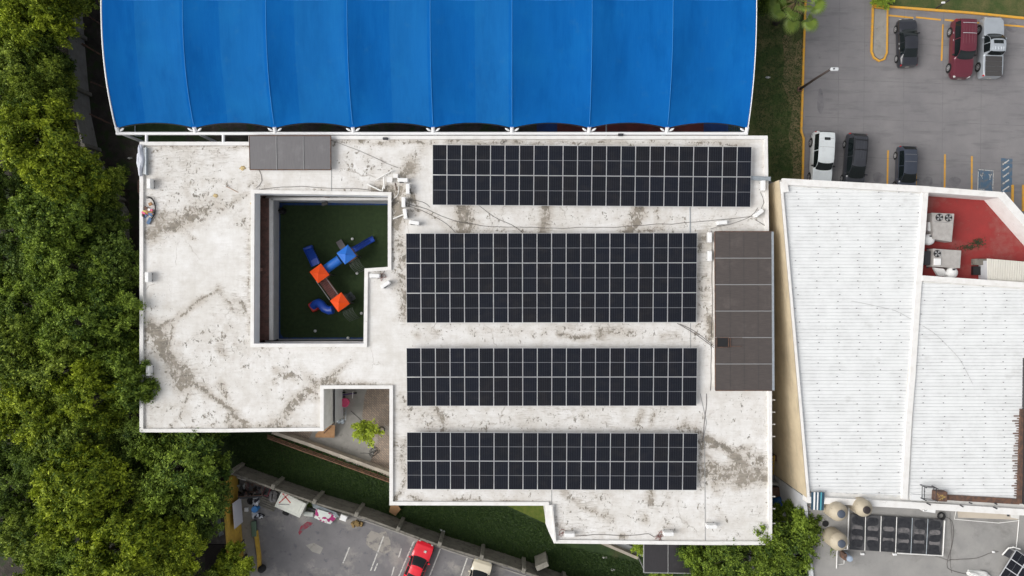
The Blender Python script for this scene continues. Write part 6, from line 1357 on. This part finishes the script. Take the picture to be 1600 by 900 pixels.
# ================================================================ TREES
def tree_mesh(seed, Rr, Ht, n_leaf, leaf=.20, clump=.70, flat=.62, lobes=7):
    g_ = np.random.default_rng(seed); zc = Ht-Rr*flat
    # main limbs lead to lobes; lobes carry clumps; clumps carry leaves
    L = [(0,0,0,Rr*.62)]
    for k in range(lobes):
        a = k*2*math.pi/lobes+g_.normal(0,.25); r_ = Rr*(.55+.18*g_.random()); L.append((r_*math.cos(a), r_*math.sin(a), g_.normal(-.1,.22)*Rr*flat-.12*Rr, Rr*(.26+.16*g_.random())))
    cl = []
    for (x,y,z,r_) in L:
        m_ = int(4+30*(r_/Rr)**2)
        for _ in range(m_):
            ph = g_.random()*6.283; ct = g_.random()*1.25-.25; st = math.sqrt(max(0,1-ct*ct)); q = r_*(.75+.35*g_.random())
            cl.append((x+q*st*math.cos(ph), y+q*st*math.sin(ph), zc+z+q*ct*flat*1.1, clump*(.55+.7*g_.random()), g_.normal(0,1)))
    cl = np.array(cl); W = cl[:,3]**2; idx = g_.choice(len(cl), n_leaf, p=W/W.sum()); D = g_.normal(0,1,(n_leaf,3)); D /= np.linalg.norm(D,axis=1)[:,None]; rad = g_.random(n_leaf)**.5
    pos = cl[idx,:3]+D*(rad*cl[idx,3])[:,None]*np.array([1,1,.6])
    twig = g_.normal(0,.06,(n_leaf,3)); pos += twig
    nsp = 9; sd_ = g_.normal(0,1,(len(cl)*nsp,3)); sd_[:,2] = sd_[:,2]*.5+.15; ow = cl[:,:3].copy(); ow[:,2] = 0; ow /= np.linalg.norm(ow,axis=1)[:,None]+1e-6; sd_ += np.repeat(ow,nsp,0)*.8; sd_ /= np.linalg.norm(sd_,axis=1)[:,None]
    pick = g_.random(n_leaf) < .80; si = idx*nsp+g_.integers(0,nsp,n_leaf); tt = (g_.random(n_leaf)**.8)*1.75*cl[idx,3]
    spr = cl[idx,:3]+sd_[si]*tt[:,None]+g_.normal(0,1,(n_leaf,3))*(.05+.07*tt)[:,None]; spr[:,2] -= .10*tt**2; pos[pick] = spr[pick]
    out_ = pos-np.array([0,0,zc-1.2]); out_ /= np.linalg.norm(out_,axis=1)[:,None]
    N = out_*.5+D*.35+g_.normal(0,.55,(n_leaf,3))+np.array([0,0,.35]); N /= np.linalg.norm(N,axis=1)[:,None]
    T = np.cross(N, g_.normal(0,1,(n_leaf,3))); T /= np.linalg.norm(T,axis=1)[:,None]; B = np.cross(N,T); s_ = leaf*(.55+.8*g_.random(n_leaf))[:,None]
    V = np.stack([pos-T*s_, pos-B*s_*.45+T*s_*.05, pos+T*s_-N*s_*.25, pos+B*s_*.45+T*s_*.05],1).reshape(-1,3)
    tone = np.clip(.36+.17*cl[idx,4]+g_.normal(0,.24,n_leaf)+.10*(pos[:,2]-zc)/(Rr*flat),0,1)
    me = bpy.data.meshes.new('crown'); n = n_leaf; me.vertices.add(4*n); me.vertices.foreach_set('co', V.ravel()); me.loops.add(4*n); me.loops.foreach_set('vertex_index', np.arange(4*n)); me.polygons.add(n); me.polygons.foreach_set('loop_start', np.arange(0,4*n,4)); me.polygons.foreach_set('loop_total', np.full(n,4))
    me.attributes.new('tone','FLOAT','POINT').data.foreach_set('value', np.repeat(tone,4).astype(np.float32)); me.update(); me.materials.append(M['leaf'])
    tr_ = MB(); h0 = max(1.0, zc-Rr*.5); tr_.tube([(0,0,0),(.05,.03,h0*.5),(0,0,h0),(0,0,zc)], [.045*Rr+.06,.035*Rr+.05,.03*Rr+.04,.02*Rr], 10)
    for (x,y,z,r_) in L[1:]: tr_.tube([(0,0,h0*.9),(x*.45,y*.45,h0+(zc+z-h0)*.55),(x,y,zc+z)], [.03*Rr,.018*Rr,.008*Rr], 6)
    for k in g_.choice(len(cl), min(30,len(cl)), replace=False):
        x,y,z = cl[k,:3]; l0 = min(L[1:], key=lambda q: (q[0]-x)**2+(q[1]-y)**2); tr_.tube([(l0[0]*.6,l0[1]*.6,zc+l0[2]*.6-.3),(x,y,z)], [.009*Rr,.004*Rr], 4)
    tm = bpy.data.meshes.new('trunk'); tm.from_pydata(tr_.v, [], tr_.f); tm.materials.append(M['bark']); tm.polygons.foreach_set('use_smooth',[True]*len(tm.polygons)); tm.update()
    return me, tm
PROTO = [tree_mesh(31,3.6,8.2,42000,leaf=.145), tree_mesh(32,3.6,7.6,44000,clump=.60,lobes=8,leaf=.13), tree_mesh(33,3.6,8.8,40000,clump=.85,lobes=6,leaf=.15), tree_mesh(34,3.6,8.0,46000,clump=.66,lobes=9,leaf=.12)]
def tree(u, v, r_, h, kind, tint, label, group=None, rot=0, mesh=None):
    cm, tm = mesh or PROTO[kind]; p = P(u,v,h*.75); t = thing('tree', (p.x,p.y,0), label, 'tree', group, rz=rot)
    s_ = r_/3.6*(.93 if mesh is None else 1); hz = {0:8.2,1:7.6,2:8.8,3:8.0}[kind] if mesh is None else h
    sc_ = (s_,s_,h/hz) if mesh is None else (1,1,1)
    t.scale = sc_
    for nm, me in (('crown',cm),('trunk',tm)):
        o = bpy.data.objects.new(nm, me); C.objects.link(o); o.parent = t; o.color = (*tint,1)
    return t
YG, MG, DG, BG = (1.22,1.20,.72), (.98,1.02,1), (.56,.66,.75), (.80,.91,.85)  # leaf colour multipliers, one tint per tree
W_ = 'trees of the dense wood along the left side'
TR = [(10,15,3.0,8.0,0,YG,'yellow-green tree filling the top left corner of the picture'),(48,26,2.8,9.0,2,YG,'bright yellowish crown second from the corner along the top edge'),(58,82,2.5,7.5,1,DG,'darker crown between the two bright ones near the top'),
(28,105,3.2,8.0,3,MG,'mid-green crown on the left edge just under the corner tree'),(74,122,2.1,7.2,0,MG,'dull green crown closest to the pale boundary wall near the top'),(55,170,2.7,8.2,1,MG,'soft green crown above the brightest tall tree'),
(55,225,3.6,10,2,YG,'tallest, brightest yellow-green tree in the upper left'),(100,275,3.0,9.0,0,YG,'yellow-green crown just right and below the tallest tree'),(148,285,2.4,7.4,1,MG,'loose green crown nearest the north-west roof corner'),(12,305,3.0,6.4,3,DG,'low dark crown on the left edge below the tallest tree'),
(70,345,3.5,8.6,0,BG,'wide deep green crown level with the rubbish heap'),(140,352,2.7,6.6,2,DG,'dark crown near the roof, level with the rubbish heap'),(22,410,3.4,7.4,1,DG,'dark round crown on the left edge at mid height'),(105,425,3.4,8.2,3,BG,'fresh green crown at mid height in the middle of the wood'),
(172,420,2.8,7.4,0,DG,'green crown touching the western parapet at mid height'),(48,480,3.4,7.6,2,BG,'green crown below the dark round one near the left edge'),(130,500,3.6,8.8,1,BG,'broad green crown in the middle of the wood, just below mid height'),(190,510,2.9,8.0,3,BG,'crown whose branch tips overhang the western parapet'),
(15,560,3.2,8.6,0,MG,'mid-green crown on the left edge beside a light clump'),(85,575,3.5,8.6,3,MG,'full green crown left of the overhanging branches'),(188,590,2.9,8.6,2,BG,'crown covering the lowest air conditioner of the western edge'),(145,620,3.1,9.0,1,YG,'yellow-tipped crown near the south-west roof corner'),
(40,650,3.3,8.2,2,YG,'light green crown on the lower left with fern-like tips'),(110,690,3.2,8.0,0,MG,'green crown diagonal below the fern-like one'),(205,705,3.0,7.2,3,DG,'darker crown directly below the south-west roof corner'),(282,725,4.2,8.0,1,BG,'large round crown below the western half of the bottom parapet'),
(20,745,3.2,8.0,3,DG,'dark crown on the left edge in the lower part'),(115,765,3.8,9.8,0,YG,'bright fresh-green crown, biggest of the lower left'),(205,785,3.1,8.0,2,MG,'mid crown between the big bright one and the round one'),(292,798,3.5,7.0,3,DG,'dark-leaved crown beside the lean-to shed'),
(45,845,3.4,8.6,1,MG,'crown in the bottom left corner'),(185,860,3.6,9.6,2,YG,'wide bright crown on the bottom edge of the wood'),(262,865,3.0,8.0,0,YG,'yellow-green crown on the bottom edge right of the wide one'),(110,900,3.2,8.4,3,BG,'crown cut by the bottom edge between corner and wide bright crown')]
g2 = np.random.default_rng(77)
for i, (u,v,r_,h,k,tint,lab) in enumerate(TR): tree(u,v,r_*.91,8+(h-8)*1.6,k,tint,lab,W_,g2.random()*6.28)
# lower storey and out-of-frame neighbours that keep the wood closed
for i, (u,v) in enumerate([(-70,40),(-80,170),(-75,300),(-80,430),(-75,560),(-80,690),(-70,820),(30,-60),(110,-50),(60,960),(170,965),(260,950)]):
    tree(u,v,3.5,8,i%4,MG,'tree of the wood '+['level with the top left corner','level with the soft green crown','level with the low dark edge crown','level with the dark round edge crown','level with the light clump edge crown','level with the fern-like crown','level with the lowest edge crowns','north of the corner tree','north of the top edge crowns','south of the bottom left corner','south of the wide bright crown','south of the dark-leaved crown'][i]+', beyond the picture edge',W_,g2.random()*6.28)
tree(362,890,1.9,4.6,1,YG,'small bright tree in front of the yellow wall at the bottom edge','small trees near the lower car park',1.0)
tree(1243,862,3.3,7.8,1,(.66,.76,.66),'dark glossy tree overlapping the south-east roof corner, right crown','trees at the south-east roof corner',2.0)
tree(1165,876,3.3,7.6,3,(.66,.76,.66),'dark glossy tree overlapping the bottom roof edge, left crown','trees at the south-east roof corner',.4)
tree(1112,896,2.7,5.6,1,(.7,.82,.66),'low tree beside the entrance canopy at the bottom edge','trees at the south-east roof corner',4.4)
tree(1235,820,1.9,5.4,0,(.66,.76,.66),'small crown rising in the alley beside the terrace wall','trees at the south-east roof corner',3.4)
# young patio tree: a few long bright sprays
def spray_tree():
    g_ = np.random.default_rng(8); n = 0; V = []; tone = []; br = MB(); c0 = np.array([0,0,2.2])
    br.tube([(0,0,0),(.03,0,1.1),(0,0,2.2)], [.06,.045,.03], 8)
    for k in range(15):
        a = k*2.399; ln = .85+.55*g_.random(); el_ = .15+.9*g_.random(); d = np.array([math.cos(a)*math.cos(el_), math.sin(a)*math.cos(el_), math.sin(el_)*.8]); b0 = c0-np.array([0,0,.8*g_.random()]); e = b0+d*ln
        br.tube([tuple(b0), tuple(b0+d*ln*.5+np.array([0,0,.08])), tuple(e)], [.02,.014,.006], 5)
        for j in range(120):
            t_ = .25+.8*g_.random(); p = b0+d*ln*t_+g_.normal(0,.09+.06*t_,3); N = g_.normal(0,.5,3)+np.array([0,0,.9]); N /= np.linalg.norm(N); T = d*.7+g_.normal(0,.5,3); T -= N*T.dot(N); T /= np.linalg.norm(T); B = np.cross(N,T); s_ = .10+.08*g_.random()
            V += [p-T*s_, p-B*s_*.4, p+T*s_, p+B*s_*.4]; tone += [np.clip(g_.normal(.6,.2),0,1)]*4
    V = np.array(V); n = len(V)//4; me = bpy.data.meshes.new('crown'); me.from_pydata([tuple(x) for x in V], [], [(4*i,4*i+1,4*i+2,4*i+3) for i in range(n)]); me.attributes.new('tone','FLOAT','POINT').data.foreach_set('value', np.array(tone,dtype=np.float32)); me.materials.append(M['leaf'])
    tm = bpy.data.meshes.new('trunk'); tm.from_pydata(br.v, [], br.f); tm.materials.append(M['bark']); return me, tm
tree(572,672,1.3,2.6,0,(1.35,1.35,1.0),'young bright green tree growing in the middle of the patio',mesh=spray_tree())
def shrub(u, v, h, label, tint): 
    t = tree(u,v,1.0,h,0,tint,label,mesh=spray_tree()); t.name = 'shrub'; t['category'] = 'shrub'; t.scale = (.8,.8,h/2.8); return t
shrub(1003,853,1.4,'small green shrub beside the entrance canopy under the roof edge',(1,1.1,.8)); shrub(1030,896,1.6,'low shrub left of the entrance canopy on the bottom edge',(.9,1,.8))
fs = shrub(1378,-4,1.2,'flowering shrub with pink blossom at the top of the car park island',(.8,.9,.7))
fb_ = MB(); g3 = np.random.default_rng(4)
for _ in range(70): fb_.bbox((fs.location.x+g3.normal(.1,.35), fs.location.y+g3.normal(-.1,.25), 1.1+g3.random()*.3), (.09,.09,.05), g3.random()*3, 0, .01)
fb_.build('blossom', M['pink'], fs)
tree(1195,-20,2.3,5.5,1,DG,'dark tree beyond the top edge beside the blue canopy',None,1.2)
